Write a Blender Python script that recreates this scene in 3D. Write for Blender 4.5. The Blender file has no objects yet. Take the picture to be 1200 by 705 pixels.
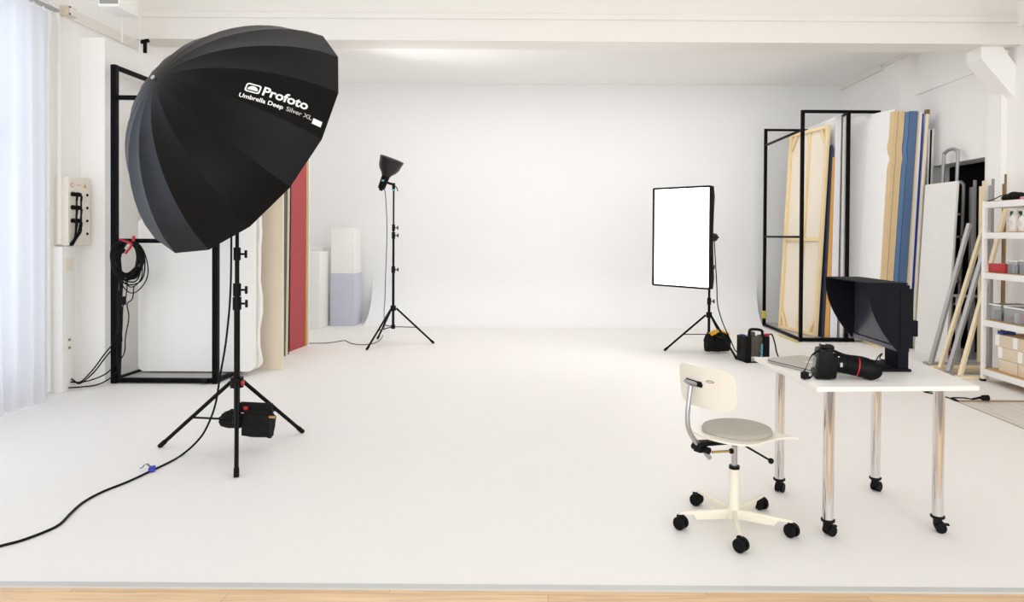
import bpy, bmesh, math, random
from mathutils import Vector, Matrix
random.seed(4)
SC = bpy.context.scene
COL = SC.collection
PI = math.pi
V = Vector

# ------------------------------------------------------------------ camera
CAMZ = 1.40
FPX = 800.0
VPX, VPY = 645.0, 276.0            # where lines running into the room meet
PITCH = math.radians(0.6)
ROLL = math.radians(0.37)
cd = bpy.data.cameras.new('camera')
cd.sensor_width = 36
cd.sensor_fit = 'HORIZONTAL'
cd.lens = 36 * FPX / 1200
cd.clip_start = 0.05
cam = bpy.data.objects.new('camera', cd)
COL.objects.link(cam)
PPY = VPY + FPX * math.tan(PITCH)  # principal point, a shifted lens
cd.shift_x = -(VPX - 600) / 1200
cd.shift_y = (PPY - 352.5) / 1200
MROT = Matrix.Rotation(PI / 2 - PITCH, 4, 'X') @ Matrix.Rotation(ROLL, 4, 'Z')
cam.matrix_world = Matrix.Translation((0, 0, CAMZ)) @ MROT
SC.camera = cam
CP = V((0, 0, CAMZ))
M3 = MROT.to_3x3()

def ray(px, py):
    return (M3 @ V(((px - VPX) / FPX, -(py - PPY) / FPX, -1))).normalized()
def FL(px, py, z=0.0):              # point of the horizontal plane z
    d = ray(px, py); t = (z - CAMZ) / d.z
    return CP + d * t
def AY(px, py, y):                  # point at distance y into the room
    d = ray(px, py); return CP + d * (y / d.y)
def AX(px, py, x):
    d = ray(px, py); return CP + d * (x / d.x)

# ------------------------------------------------------------------ materials
def lin(c):
    def f(v):
        v /= 255.0
        return v / 12.92 if v <= .04045 else ((v + .055) / 1.055) ** 2.4
    return (f(c[0]), f(c[1]), f(c[2]), 1)
MATS = {}
def mat(name, rgb, rough=.5, metal=0, var=.04, scale=6., bump=0., bscale=60., sheen=0, coat=0, spec=.5, trans=0, emit=0, stretch=None):
    if name in MATS: return MATS[name]
    m = bpy.data.materials.new(name); m.use_nodes = True
    nt = m.node_tree; N = nt.nodes; L = nt.links
    b = N['Principled BSDF']
    c = lin(rgb)
    tc = N.new('ShaderNodeTexCoord')
    src = tc.outputs['Object']
    if stretch:
        mp = N.new('ShaderNodeMapping'); mp.inputs['Scale'].default_value = stretch
        L.new(src, mp.inputs['Vector']); src = mp.outputs['Vector']
    n = N.new('ShaderNodeTexNoise'); n.inputs['Scale'].default_value = scale; n.inputs['Detail'].default_value = 4
    L.new(src, n.inputs['Vector'])
    mx = N.new('ShaderNodeMix'); mx.data_type = 'RGBA'
    mx.inputs['A'].default_value = tuple(max(0, v * (1 - var)) for v in c[:3]) + (1,)
    mx.inputs['B'].default_value = tuple(min(1, v * (1 + var)) for v in c[:3]) + (1,)
    L.new(n.outputs['Fac'], mx.inputs['Factor'])
    L.new(mx.outputs['Result'], b.inputs['Base Color'])
    b.inputs['Roughness'].default_value = rough
    b.inputs['Metallic'].default_value = metal
    b.inputs['Specular IOR Level'].default_value = spec
    if sheen:
        b.inputs['Sheen Weight'].default_value = sheen
        b.inputs['Sheen Roughness'].default_value = .4
    if coat:
        b.inputs['Coat Weight'].default_value = coat; b.inputs['Coat Roughness'].default_value = .15
    if trans:
        b.inputs['Transmission Weight'].default_value = trans
    if emit:
        b.inputs['Emission Color'].default_value = c
        b.inputs['Emission Strength'].default_value = emit
    if bump:
        n2 = N.new('ShaderNodeTexNoise'); n2.inputs['Scale'].default_value = bscale; n2.inputs['Detail'].default_value = 3
        L.new(src, n2.inputs['Vector'])
        bp = N.new('ShaderNodeBump'); bp.inputs['Strength'].default_value = bump; bp.inputs['Distance'].default_value = .01
        L.new(n2.outputs['Fac'], bp.inputs['Height']); L.new(bp.outputs['Normal'], b.inputs['Normal'])
    MATS[name] = m
    return m

WALL = mat('wall_paint', (248, 247, 245), .7, var=.015, scale=3, bump=.04, bscale=9)
CYC = mat('cyc_paint', (240, 241, 242), .7, var=.012, scale=1.5)
FLOOR = mat('floor_paint', (236, 234, 231), .55, var=.015, scale=2.2)
CEIL = mat('ceiling_paint', (248, 247, 245), .75, var=.015, scale=2, bump=.04, bscale=7)
BEAMM = mat('beam_paint', (237, 234, 229), .6, var=.02, scale=3)
WHITE = mat('white_plastic', (238, 237, 233), .4, var=.02)
WHITEM = mat('white_metal', (240, 239, 238), .35, var=.02)
CREAM = mat('cream_enamel', (234, 228, 210), .4, var=.05, scale=14)
PLY = mat('painted_plywood', (232, 227, 214), .4, var=.03, scale=10)
BLACK = mat('black_plastic', (15, 15, 16), .45, var=.1, spec=.13)
BLACKM = mat('black_metal', (10, 10, 11), .45, var=.1, spec=.13)
FRAMEM = mat('black_steel', (7, 7, 9), .5, var=.1, spec=.1)
RUB = mat('black_rubber', (11, 11, 12), .55, var=.1, spec=.13)
CABLE = mat('cable_rubber', (10, 9, 11), .5, spec=.13)
NYLON = mat('black_nylon', (14, 14, 14), .75, spec=.25, var=.25, scale=30, bump=.25, bscale=40)
CHROME = mat('chrome', (225, 222, 220), .12, 1, var=.02)
STEEL = mat('brushed_steel', (190, 190, 194), .28, 1, var=.04)
ALU = mat('aluminium', (172, 172, 174), .45, .6, var=.06)
FELT = mat('grey_felt', (176, 170, 160), .95, var=.22, scale=160, bump=.3, bscale=180)
WOODP = mat('pine_wood', (236, 214, 168), .6, var=.12, scale=3, stretch=(12, 12, 1))
WOODW = mat('pale_wood', (232, 216, 182), .6, var=.08, scale=4, stretch=(10, 10, 1))
WOODT = mat('tan_board', (224, 198, 154), .7, var=.07, scale=5)
WOODO = mat('orange_wood', (214, 160, 84), .6, var=.12, scale=3, stretch=(10, 10, 1))
MDF = mat('mdf_shelf', (200, 160, 105), .7, var=.08, scale=20)
BLUE = mat('blue_board', (98, 134, 180), .7, var=.05)
BLUED = mat('blue_board_dark', (90, 118, 156), .7, var=.05)
REDB = mat('red_board', (172, 66, 72), .7, var=.04)
REDP = mat('red_plastic', (178, 30, 38), .4)
YEL = mat('yellow_fabric', (236, 178, 20), .7, var=.1)
YTAPE = mat('yellow_tape', (214, 190, 60), .5)
GREYB = mat('grey_board', (128, 124, 122), .7)
BEIGE = mat('beige_board', (226, 214, 194), .7, var=.03)
POLY = mat('polystyrene', (240, 239, 236), .85, var=.02, scale=30, bump=.15, bscale=120)
CANVAS = mat('raw_canvas', (238, 228, 212), .85, var=.03, scale=40)
LAV = mat('lavender_paint', (196, 198, 214), .6, var=.02)
CARD = mat('cardboard', (222, 205, 182), .8, var=.04, scale=10)
DARK = mat('niche_shade', (38, 36, 34), .9, var=.2)  # shade of the unlit recess put into its wall colour
FAB = mat('umbrella_fabric', (14, 13, 12), .4, var=.08, scale=20, bump=.08, bscale=14, spec=.12)
SILVERF = mat('silver_lining', (200, 200, 202), .35, .7)
PRINT = mat('white_print', (245, 244, 240), .6, var=.01)
PRINTG = mat('grey_print', (196, 192, 184), .6, var=.01)
BLUEP = mat('blue_plastic', (30, 50, 160), .5)
CYAN = mat('cyan_print', (110, 200, 225), .5)
SMOKE = mat('graphite_case', (74, 68, 62), .45, var=.06)
HOOD = mat('monitor_hood', (22, 23, 30), .7, var=.08, spec=.1)
SCREEN = mat('screen_glass', (58, 56, 68), .25, var=.02)
LAPT = mat('laptop_alloy', (194, 190, 182), .35, .35, var=.02)
GRILL = mat('grey_grille', (150, 150, 146), .7, var=.3, scale=220)
GREEN = mat('green_plastic', (20, 110, 70), .5)
LIME = mat('lime_plastic', (180, 200, 60), .5)
PINK = mat('pink_plastic', (226, 150, 190), .5)
REDR = mat('red_ring', (200, 20, 30), .4)
GLASSB = mat('clear_plastic', (235, 238, 240), .15, trans=.85, var=.01)
ORANGE = mat('orange_print', (230, 170, 70), .6)

def wood_floor(name, base, dark, plank_l, plank_w, along_x=True):
    m = bpy.data.materials.new(name); m.use_nodes = True
    nt = m.node_tree; N = nt.nodes; L = nt.links; b = N['Principled BSDF']
    tc = N.new('ShaderNodeTexCoord')
    br = N.new('ShaderNodeTexBrick')
    br.inputs['Color1'].default_value = lin(base); br.inputs['Color2'].default_value = lin(dark)
    br.inputs['Mortar'].default_value = tuple(v * .72 for v in lin(dark)[:3]) + (1,)
    br.inputs['Scale'].default_value = 1; br.inputs['Mortar Size'].default_value = .0015
    br.inputs['Brick Width'].default_value = plank_l; br.inputs['Row Height'].default_value = plank_w
    mp = N.new('ShaderNodeMapping')
    if not along_x: mp.inputs['Rotation'].default_value = (0, 0, PI / 2)
    L.new(tc.outputs['Object'], mp.inputs['Vector']); L.new(mp.outputs['Vector'], br.inputs['Vector'])
    mp2 = N.new('ShaderNodeMapping'); mp2.inputs['Scale'].default_value = (1.2, 22, 1)
    L.new(mp.outputs['Vector'], mp2.inputs['Vector'])
    n = N.new('ShaderNodeTexNoise'); n.inputs['Scale'].default_value = 2.5; n.inputs['Detail'].default_value = 6; n.inputs['Distortion'].default_value = .6
    L.new(mp2.outputs['Vector'], n.inputs['Vector'])
    rp = N.new('ShaderNodeMapRange'); rp.inputs['From Min'].default_value = .3; rp.inputs['From Max'].default_value = .7
    rp.inputs['To Min'].default_value = .82; rp.inputs['To Max'].default_value = 1.1
    L.new(n.outputs['Fac'], rp.inputs['Value'])
    mx = N.new('ShaderNodeMix'); mx.data_type = 'RGBA'; mx.blend_type = 'MULTIPLY'; mx.inputs['Factor'].default_value = 1
    L.new(br.outputs['Color'], mx.inputs['A']); L.new(rp.outputs['Result'], mx.inputs['B'])
    L.new(mx.outputs['Result'], b.inputs['Base Color']); b.inputs['Roughness'].default_value = .5
    return m
OAK = wood_floor('oak_planks', (232, 200, 160), (220, 184, 142), 1.25, .19)
LAMI = wood_floor('pale_laminate', (226, 221, 210), (218, 213, 202), 1.2, .30, False)

def curtain_mat():
    m = bpy.data.materials.new('sheer_curtain'); m.use_nodes = True
    nt = m.node_tree; N = nt.nodes; L = nt.links
    N.remove(N['Principled BSDF']); out = N['Material Output']
    tc = N.new('ShaderNodeTexCoord'); n = N.new('ShaderNodeTexNoise'); n.inputs['Scale'].default_value = 300
    L.new(tc.outputs['Object'], n.inputs['Vector'])
    mp = N.new('ShaderNodeMapRange'); mp.inputs['To Min'].default_value = .06; mp.inputs['To Max'].default_value = .2
    L.new(n.outputs['Fac'], mp.inputs['Value'])
    d = N.new('ShaderNodeBsdfDiffuse'); d.inputs['Color'].default_value = (.82, .82, .85, 1)
    t = N.new('ShaderNodeBsdfTranslucent'); t.inputs['Color'].default_value = (.70, .70, .72, 1)
    tr = N.new('ShaderNodeBsdfTransparent')
    m1 = N.new('ShaderNodeMixShader'); m1.inputs['Fac'].default_value = .55
    m2 = N.new('ShaderNodeMixShader')
    L.new(d.outputs[0], m1.inputs[1]); L.new(t.outputs[0], m1.inputs[2])
    L.new(mp.outputs['Result'], m2.inputs['Fac']); L.new(m1.outputs[0], m2.inputs[1]); L.new(tr.outputs[0], m2.inputs[2])
    L.new(m2.outputs[0], out.inputs['Surface'])
    return m
SHEER = curtain_mat()

# ------------------------------------------------------------------ mesh builder
def frame_mat(d):
    d = d.normalized()
    up = V((0, 0, 1)) if abs(d.z) < .95 else V((1, 0, 0))
    x = up.cross(d).normalized(); y = d.cross(x)
    return x, y, d
class MB:
    def __init__(s): s.bm = bmesh.new()
    def box(s, c, size, rz=0, bev=0, mtx=None):
        """centre, size; optional turn about z or a full matrix"""
        M = mtx if mtx is not None else Matrix.Translation(V(c)) @ Matrix.Rotation(rz, 4, 'Z')
        if mtx is not None: M = mtx @ Matrix.Translation(V(c))
        t = bmesh.new()
        bmesh.ops.create_cube(t, size=1)
        bmesh.ops.scale(t, vec=V(size), verts=t.verts)
        if bev: bmesh.ops.bevel(t, geom=t.edges[:], offset=bev, segments=2, affect='EDGES', profile=.6)
        bmesh.ops.transform(t, matrix=M, verts=t.verts)
        s.join(t); return s
    def bb(s, x0, x1, y0, y1, z0, z1, bev=0):
        return s.box(((x0 + x1) / 2, (y0 + y1) / 2, (z0 + z1) / 2), (abs(x1 - x0), abs(y1 - y0), abs(z1 - z0)), bev=bev)
    def join(s, t):
        me = bpy.data.meshes.new('t'); t.to_mesh(me); t.free(); s.bm.from_mesh(me); bpy.data.meshes.remove(me)
    def bar(s, p0, p1, w, h=None, bev=0, up=None):
        p0, p1 = V(p0), V(p1); h = h or w; d = p1 - p0
        x, y, z = frame_mat(d)
        if up is not None:
            y = (V(up) - z * V(up).dot(z)).normalized(); x = y.cross(z)
        M = Matrix((x, y, z)).transposed().to_4x4(); M.translation = (p0 + p1) / 2
        return s.box((0, 0, 0), (w, h, d.length), bev=bev, mtx=M)
    def cyl(s, p0, p1, r0, r1=None, n=16, cap=True):
        p0, p1 = V(p0), V(p1); r1 = r0 if r1 is None else r1
        x, y, z = frame_mat(p1 - p0)
        A = [s.bm.verts.new(p0 + (x * math.cos(2 * PI * i / n) + y * math.sin(2 * PI * i / n)) * r0) for i in range(n)]
        B = [s.bm.verts.new(p1 + (x * math.cos(2 * PI * i / n) + y * math.sin(2 * PI * i / n)) * r1) for i in range(n)]
        for i in range(n):
            j = (i + 1) % n; s.bm.faces.new((A[i], A[j], B[j], B[i]))
        if cap:
            s.bm.faces.new(A[::-1]); s.bm.faces.new(B)
        return s
    def lathe(s, base, axis, prof, n=24, cap0=True, cap1=True):
        """prof: list of (distance along axis, radius)"""
        base = V(base); x, y, z = frame_mat(V(axis)); rings = []
        for (t, r) in prof:
            rings.append([s.bm.verts.new(base + z * t + (x * math.cos(2 * PI * i / n) + y * math.sin(2 * PI * i / n)) * max(r, 1e-4)) for i in range(n)])
        for A, B in zip(rings, rings[1:]):
            for i in range(n):
                j = (i + 1) % n; s.bm.faces.new((A[i], A[j], B[j], B[i]))
        if cap0: s.bm.faces.new(rings[0][::-1])
        if cap1: s.bm.faces.new(rings[-1])
        return s
    def tube(s, pts, r, n=8, smooth=6):
        P = catmull([V(p) for p in pts], smooth) if smooth else [V(p) for p in pts]
        rings = []; x = None
        for i, p in enumerate(P):
            d = (P[min(i + 1, len(P) - 1)] - P[max(i - 1, 0)]).normalized()
            if x is None: x, y, _ = frame_mat(d)
            x = (x - d * x.dot(d)).normalized(); y = d.cross(x)
            rings.append([s.bm.verts.new(p + (x * math.cos(2 * PI * k / n) + y * math.sin(2 * PI * k / n)) * r) for k in range(n)])
        for A, B in zip(rings, rings[1:]):
            for k in range(n):
                j = (k + 1) % n; s.bm.faces.new((A[k], A[j], B[j], B[k]))
        s.bm.faces.new(rings[0][::-1]); s.bm.faces.new(rings[-1])
        return s
    def ball(s, c, r, sc=(1, 1, 1), u=16, v=10):
        t = bmesh.new(); bmesh.ops.create_uvsphere(t, u_segments=u, v_segments=v, radius=r)
        bmesh.ops.scale(t, vec=V(sc), verts=t.verts); bmesh.ops.translate(t, vec=V(c), verts=t.verts)
        s.join(t); return s
    def prism(s, outline, vec, bev=0):
        """closed 3d outline swept along vec"""
        t = bmesh.new(); vec = V(vec)
        A = [t.verts.new(V(p)) for p in outline]; B = [t.verts.new(V(p) + vec) for p in outline]
        t.faces.new(A[::-1]); t.faces.new(B); n = len(A)
        for i in range(n):
            j = (i + 1) % n; t.faces.new((A[i], A[j], B[j], B[i]))
        bmesh.ops.recalc_face_normals(t, faces=t.faces)
        if bev: bmesh.ops.bevel(t, geom=t.edges[:], offset=bev, segments=2, affect='EDGES', profile=.6)
        s.join(t); return s
    def grid(s, P, thick=0):
        """P[i][j] points -> sheet, with thickness along its normals"""
        vs = [[s.bm.verts.new(V(p)) for p in row] for row in P]; fs = []
        for i in range(len(P) - 1):
            for j in range(len(P[0]) - 1):
                fs.append(s.bm.faces.new((vs[i][j], vs[i][j + 1], vs[i + 1][j + 1], vs[i + 1][j])))
        if thick:
            s.bm.normal_update()
            bmesh.ops.solidify(s.bm, geom=fs, thickness=thick)
        return s
    def build(s, name, m, parent=None, smooth=True, recalc=True, angle=35):
        if recalc: bmesh.ops.recalc_face_normals(s.bm, faces=s.bm.faces)
        me = bpy.data.meshes.new(name); s.bm.to_mesh(me); s.bm.free()
        if smooth:
            me.polygons.foreach_set('use_smooth', [True] * len(me.polygons)); me.set_sharp_from_angle(angle=math.radians(angle))
        me.materials.append(m)
        o = bpy.data.objects.new(name, me); COL.objects.link(o)
        if parent is not None:
            o.parent = parent
            if parent.type == 'EMPTY': o.matrix_parent_inverse = Matrix.Translation(-parent.location)
            else: o.matrix_parent_inverse = Matrix.Translation(-V(parent.get('_o', (0, 0, 0))))
        return o
def catmull(P, k):
    if len(P) < 3: return P
    Q = [P[0] * 2 - P[1]] + P + [P[-1] * 2 - P[-2]]; out = []
    for i in range(1, len(Q) - 2):
        a, b, c, d = Q[i - 1], Q[i], Q[i + 1], Q[i + 2]
        for j in range(k):
            t = j / k
            out.append(.5 * ((2 * b) + (c - a) * t + (2 * a - 5 * b + 4 * c - d) * t * t + (3 * b - a - 3 * c + d) * t ** 3))
    out.append(P[-1]); return out

def thing(name, label, cat, loc=(0, 0, 0), group=None):
    o = bpy.data.objects.new(name, None); COL.objects.link(o); o.empty_display_size = .1
    o.location = V(loc); o['label'] = label; o['category'] = cat
    if group: o['group'] = group
    return o
def tag(o, label, cat, group=None):
    """a thing that is one mesh: origin to its base"""
    o['label'] = label; o['category'] = cat
    if group: o['group'] = group
    me = o.data; xs = [v.co for v in me.vertices]
    c = V(((min(v.x for v in xs) + max(v.x for v in xs)) / 2, (min(v.y for v in xs) + max(v.y for v in xs)) / 2, min(v.z for v in xs)))
    me.transform(Matrix.Translation(-c)); o.location = c; o['_o'] = c[:]
    return o
def struct(o):
    o['kind'] = 'structure'; return o
def copy_tree(o, parent=None):
    c = o.copy(); COL.objects.link(c)
    if parent is not None: c.parent = parent
    for ch in list(o.children): copy_tree(ch, c)
    return c
def text_mesh(body, size, bold=0.0):
    cu = bpy.data.curves.new('txt', 'FONT'); cu.body = body; cu.size = size; cu.offset = bold * size; cu.fill_mode = 'FRONT'; cu.resolution_u = 4
    o = bpy.data.objects.new('txt', cu); COL.objects.link(o)
    bpy.context.view_layer.update()
    dg = bpy.context.evaluated_depsgraph_get()
    me = bpy.data.meshes.new_from_object(o.evaluated_get(dg))
    COL.objects.unlink(o); bpy.data.objects.remove(o); bpy.data.curves.remove(cu)
    return me

# ================================================================== SETTING
LWX, RWX, BWY, CZ, FY = -4.38, 4.95, 11.1, 4.10, -1.3
edge_l, edge_r = FL(0, 683.5), FL(1200, 688)
EY = (edge_l.y + edge_r.y) / 2
# white studio floor with the paler laminate corner left out
tl = FL(1119, 468.5)
TX, TY = tl.x - .02, tl.y
b = MB()
b.prism([(LWX, EY, -.02), (TX, EY, -.02), (TX, TY, -.02), (RWX + 1.2, TY, -.02), (RWX + 1.2, BWY, -.02), (LWX, BWY, -.02)], (0, 0, .02))
struct(b.build('floor', FLOOR, smooth=False))
b = MB(); b.bb(LWX, RWX, 1.3, EY - .03, -.05, -.006)
struct(b.build('floor_wood', OAK, smooth=False))
b = MB(); b.bb(LWX, RWX, FY, 1.3, -.05, -.006)
struct(b.build('floor_rear', mat('added_reflection_grey', (132, 128, 126), .9, var=.1, scale=40), smooth=False))  # unseen grey floor, added to tone down reflections in the chrome legs
b = MB(); b.bb(TX + .012, RWX, EY, TY - .012, -.05, -.012)
struct(b.build('floor_laminate', LAMI, smooth=False))
b = MB(); b.bb(LWX, TX, EY - .032, EY + .003, -.05, .003)
struct(b.build('trim_1', mat('grey_strip', (196, 198, 196), .4), smooth=False))
b = MB(); b.bb(TX, TX + .012, EY, TY, -.05, .001); b.bb(TX, RWX, TY - .012, TY, -.05, .001)
struct(b.build('trim_2', mat('brown_edge', (150, 128, 100), .6), smooth=False))

# back wall and cove
b = MB(); b.bb(LWX - .1, RWX + .1, BWY, BWY + .15, -.05, CZ)
struct(b.build('wall_back', CYC, smooth=False))
R = .75
def cove_end(xa, xb):
    pts = []
    for i in range(25):
        a = PI / 2 * i / 24
        pts.append(V((xa + (xb - xa) * i / 24, BWY - R + R * math.sin(a), R - R * math.cos(a) + .0008)))
    return pts
b = MB(); LE, RE = cove_end(-2.86, -2.89), cove_end(3.28, 3.37)
va = [b.bm.verts.new(p) for p in LE]; vb = [b.bm.verts.new(p) for p in RE]
for i in range(24): b.bm.faces.new((va[i], vb[i], vb[i + 1], va[i + 1]))
ca = b.bm.verts.new((-2.86, BWY, .0004)); cb_ = b.bm.verts.new((3.28, BWY, .0004))
b.bm.faces.new([ca] + va); b.bm.faces.new([cb_] + vb[::-1])
b.bm.faces.new((va[0], vb[0], cb_, ca)); b.bm.faces.new((va[-1], vb[-1], cb_, ca))
o = b.build('trim_3', CYC); o['label'] = 'curved cove between floor and back wall'; struct(o)

# left wall with a tall window, partition block, ledge
wy0, wy1, wz0, wz1 = 3.6, 5.6, .25, 3.25
b = MB()
b.bb(LWX - .25, LWX, FY, wy0, 0, CZ); b.bb(LWX - .25, LWX, wy1, BWY, 0, CZ)
b.bb(LWX - .25, LWX, wy0, wy1, 0, wz0); b.bb(LWX - .25, LWX, wy0, wy1, wz1, CZ)
struct(b.build('wall_left', WALL, smooth=False))
t = thing('window_1', 'tall window in the wall behind the sheer curtain', 'window', (LWX - .15, 4.6, wz0)); struct(t)
b = MB()
for y in (wy0 + .03, (wy0 + wy1) / 2, wy1 - .03): b.bb(LWX - .18, LWX - .12, y - .03, y + .03, wz0, wz1)
for z in (wz0 + .03, 2.2, wz1 - .03): b.bb(LWX - .18, LWX - .12, wy0, wy1, z - .03, z + .03)
b.build('window_frame', WHITE, t, smooth=False)
b = MB(); b.bb(LWX - .155, LWX - .15, wy0, wy1, wz0, wz1)
gm = bpy.data.materials.new('window_glass'); gm.use_nodes = True
gn = gm.node_tree; gn.nodes.remove(gn.nodes['Principled BSDF'])
g1 = gn.nodes.new('ShaderNodeBsdfTransparent'); g2 = gn.nodes.new('ShaderNodeBsdfGlossy'); g2.inputs['Roughness'].default_value = .02; g3 = gn.nodes.new('ShaderNodeMixShader'); g3.inputs['Fac'].default_value = .06
gn.links.new(g1.outputs[0], g3.inputs[1]); gn.links.new(g2.outputs[0], g3.inputs[2]); gn.links.new(g3.outputs[0], gn.nodes['Material Output'].inputs['Surface'])
b.build('glass_pane', gm, t, smooth=False)
pb = FL(123, 449); PX = -4.16; PY = AX(123, 300, PX).y
PZ = AY(123, 44, PY).z
b = MB(); b.bb(LWX, PX, PY, 8.9, 0, PZ)
struct(b.build('wall_partition', WALL, smooth=False))
b = MB(); b.bb(LWX, LWX + .03, 6.12, 7.2, 3.33, 3.425)
struct(b.build('trim_4', BEAMM, smooth=False))

# right wall with pier and dark niche
oy0, oy1, oz = RWX * 800 / 508, RWX * 800 / 440, 2.33
b = MB()
b.bb(RWX, RWX + .3, FY, oy0, 0, CZ); b.bb(RWX, RWX + .3, oy1, BWY, 0, CZ); b.bb(RWX, RWX + .3, oy0, oy1, oz, CZ)
struct(b.build('wall_right', WALL, smooth=False))
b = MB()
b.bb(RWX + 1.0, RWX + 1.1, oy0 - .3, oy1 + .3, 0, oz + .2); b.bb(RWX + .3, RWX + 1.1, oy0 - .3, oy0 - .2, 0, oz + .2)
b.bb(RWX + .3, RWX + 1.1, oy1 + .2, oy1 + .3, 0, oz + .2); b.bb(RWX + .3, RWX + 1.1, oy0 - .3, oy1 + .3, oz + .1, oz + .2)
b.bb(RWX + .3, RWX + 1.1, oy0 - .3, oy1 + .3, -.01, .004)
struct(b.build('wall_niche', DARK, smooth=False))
RPX = 4.73; RPY = RPX * 800 / 408
b = MB(); b.bb(RPX, RWX, RPY, BWY, 0, CZ)
struct(b.build('wall_pier', WALL, smooth=False))
b = MB(); b.bb(RWX - .025, RWX, 7.6, RPY, 3.33, 3.45)
struct(b.build('trim_5', WALL, smooth=False))
CZB = 3.86
b = MB()
b.bb(RPX - .05, RPX, 9.75, BWY, CZB - .07, CZB); b.bb(RPX - .04, RPX + .02, RPY - .1, 9.7, CZB - .04, CZB)
struct(b.build('trim_6', BEAMM, smooth=False))
# pilaster and slanting brace under the beam
b = MB(); b.bb(RWX - .07, RWX, 7.42, 7.66, 0, 3.46)
struct(b.build('wall_pilaster', WALL, smooth=False))
b = MB()
b.prism([(4.58, 7.30, 3.465), (4.80, 7.30, 3.465), (4.96, 7.30, 3.24), (4.96, 7.30, 2.88), (4.58, 7.30, 3.32)], (0, .26, 0), bev=.006)
struct(b.build('trim_7', WALL, smooth=False))

# ceilings and the cross beam
BY = 7.2; BZ = AY(600, 48, BY).z
b = MB(); b.bb(LWX - .2, RWX + .3, FY, BY + .4, CZ, CZ + .15)
struct(b.build('ceiling', CEIL, smooth=False))
b = MB(); b.bb(LWX - .2, RWX + .3, BY + .4, BWY + .1, CZB, CZB + .3)
struct(b.build('ceiling_rear', CEIL, smooth=False))
zs = [AY(600, y, BY).z for y in (27, 22, 15)]
b = MB()
b.prism([(LWX, BY, BZ), (LWX, BY, zs[0]), (LWX, BY + .035, zs[0] + .004), (LWX, BY + .035, zs[1]), (LWX, BY + .02, zs[1] + .005), (LWX, BY + .02, zs[2]),
         (LWX, BY + .10, zs[2] + .03), (LWX, BY + .10, CZ), (LWX, BY + .40, CZ), (LWX, BY + .40, CZB - .05), (LWX, BY + .33, BZ)], (RWX - LWX, 0, 0))
o = struct(b.build('ceiling_beam', BEAMM, smooth=False))

# ================================================================== LEFT: curtain, wall fittings
CX = -4.16
P = []
cy0, cy1 = 4.2, AX(57, 300, CX).y
for i in range(2):
    pass
NR, NC = 14, 150
for i in range(NR + 1):
    z = .015 + (3.225 - .015) * i / NR
    row = []
    for j in range(NC + 1):
        u = j / NC; y = cy0 + (cy1 - cy0) * u
        amp = .028 * (.55 + .45 * (1 - i / NR))
        x = CX + amp * math.sin(u * 62 + .5 * math.sin(i * .3 + u * 9)) + .016 * math.sin(u * 23 + 1 + i * .1) + (.02 * (1 - i / NR) ** 2)
        row.append((x, y, z + .004 * math.sin(u * 40)))
    P.append(row)
t = thing('sheer_curtain', 'white sheer floor-length curtain glowing in front of the window', 'curtain', (CX, 5, 0))
b = MB(); b.grid(P); b.build('curtain_panel', SHEER, t, recalc=False, angle=180)
b = MB()
b.bb(CX - .02, CX + .02, 3.6, cy1 + .1, 3.25, 3.272)
b.build('curtain_rail', ALU, t, smooth=False)
for k in range(14):
    y = cy0 + (cy1 - cy0) * (k + .5) / 14
    MB().cyl((CX, y, 3.215), (CX, y, 3.252), .006, n=6).build('glider', WHITE, t)
# conduits
b = MB()
b.tube([(LWX + .05, 3.8, 3.40), (LWX + .05, 5.7, 3.40), (LWX + .05, 5.9, 3.39), (LWX + .05, 5.99, 3.33), (LWX + .05, 6.02, 3.2), (LWX + .05, 6.02, 3.0), (LWX + .05, 6.02, 1.30)], .02)
tag(b.build('conduit_pipe', WHITE), 'thick white conduit bending down the wall beside the curtain', 'pipe')
b = MB()
b.tube([(LWX + .09, 3.8, 3.345), (LWX + .09, 5.6, 3.345), (LWX + .085, 5.8, 3.33), (LWX + .07, 5.88, 3.25), (LWX + .05, 5.9, 3.1), (LWX + .04, 5.905, 2.9), (LWX + .04, 5.905, 0.02)], .014)
tag(b.build('conduit_pipe', WHITE), 'thinner white conduit hugging the edge of the curtain down to the floor', 'pipe')
c = AX(80, 14, LWX + .04)
t = thing('junction_box', 'small worn junction box where the pipes meet on the wall ledge', 'junction box', (c.x, c.y, c.z - .04))
MB().box(c, (.08, .11, .09), bev=.008).build('box_body', mat('aged_cream', (214, 202, 182), .6, var=.15, scale=20), t)
MB().box(c + V((.043, 0, 0)), (.008, .085, .07), bev=.003).build('box_lid', BEAMM, t)
for dz in (-.03, .03): MB().cyl(c + V((.046, -.045, dz)), c + V((.05, -.045, dz)), .008, n=8).build('screw', BLACKM, t)

# trunking post and socket panel
tr = FL(73, 460); TRX = tr.x; TRY = tr.y
try1 = AX(88, 400, TRX).y
t = thing('cable_trunking', 'white upright trunking with sockets standing against the wall by the curtain', 'cable trunking', ((TRX + LWX) / 2, TRY, 0))
zt = AX(80, 288.5, TRX).z
MB().bb(LWX, TRX, TRY, try1, 0, zt, bev=.004).build('duct', WHITE, t)
MB().bb(TRX, TRX + .004, TRY + .03, try1 - .03, zt - .22, zt - .10, bev=.001).build('blank_plate', CREAM, t)
for dz in (.36, .43):
    s = MB().bb(TRX, TRX + .006, TRY + .05, try1 - .05, dz, dz + .045, bev=.002).build('socket', CREAM, t)
    MB().bb(TRX + .0062, TRX + .0075, TRY + .065, try1 - .065, dz + .012, dz + .032).build('socket_hole', GREYB, s)
px0 = AX(82, 250, TRX + .0)
py0, py1 = AX(80, 250, TRX).y, AX(106, 250, TRX).y
zp0, zp1 = zt - .0, AX(82, 206.5, TRX).z
t = thing('distribution_panel', 'cream socket panel with black plugs and cables mounted above the trunking', 'socket panel', (TRX, (py0 + py1) / 2, zp0))
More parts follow.
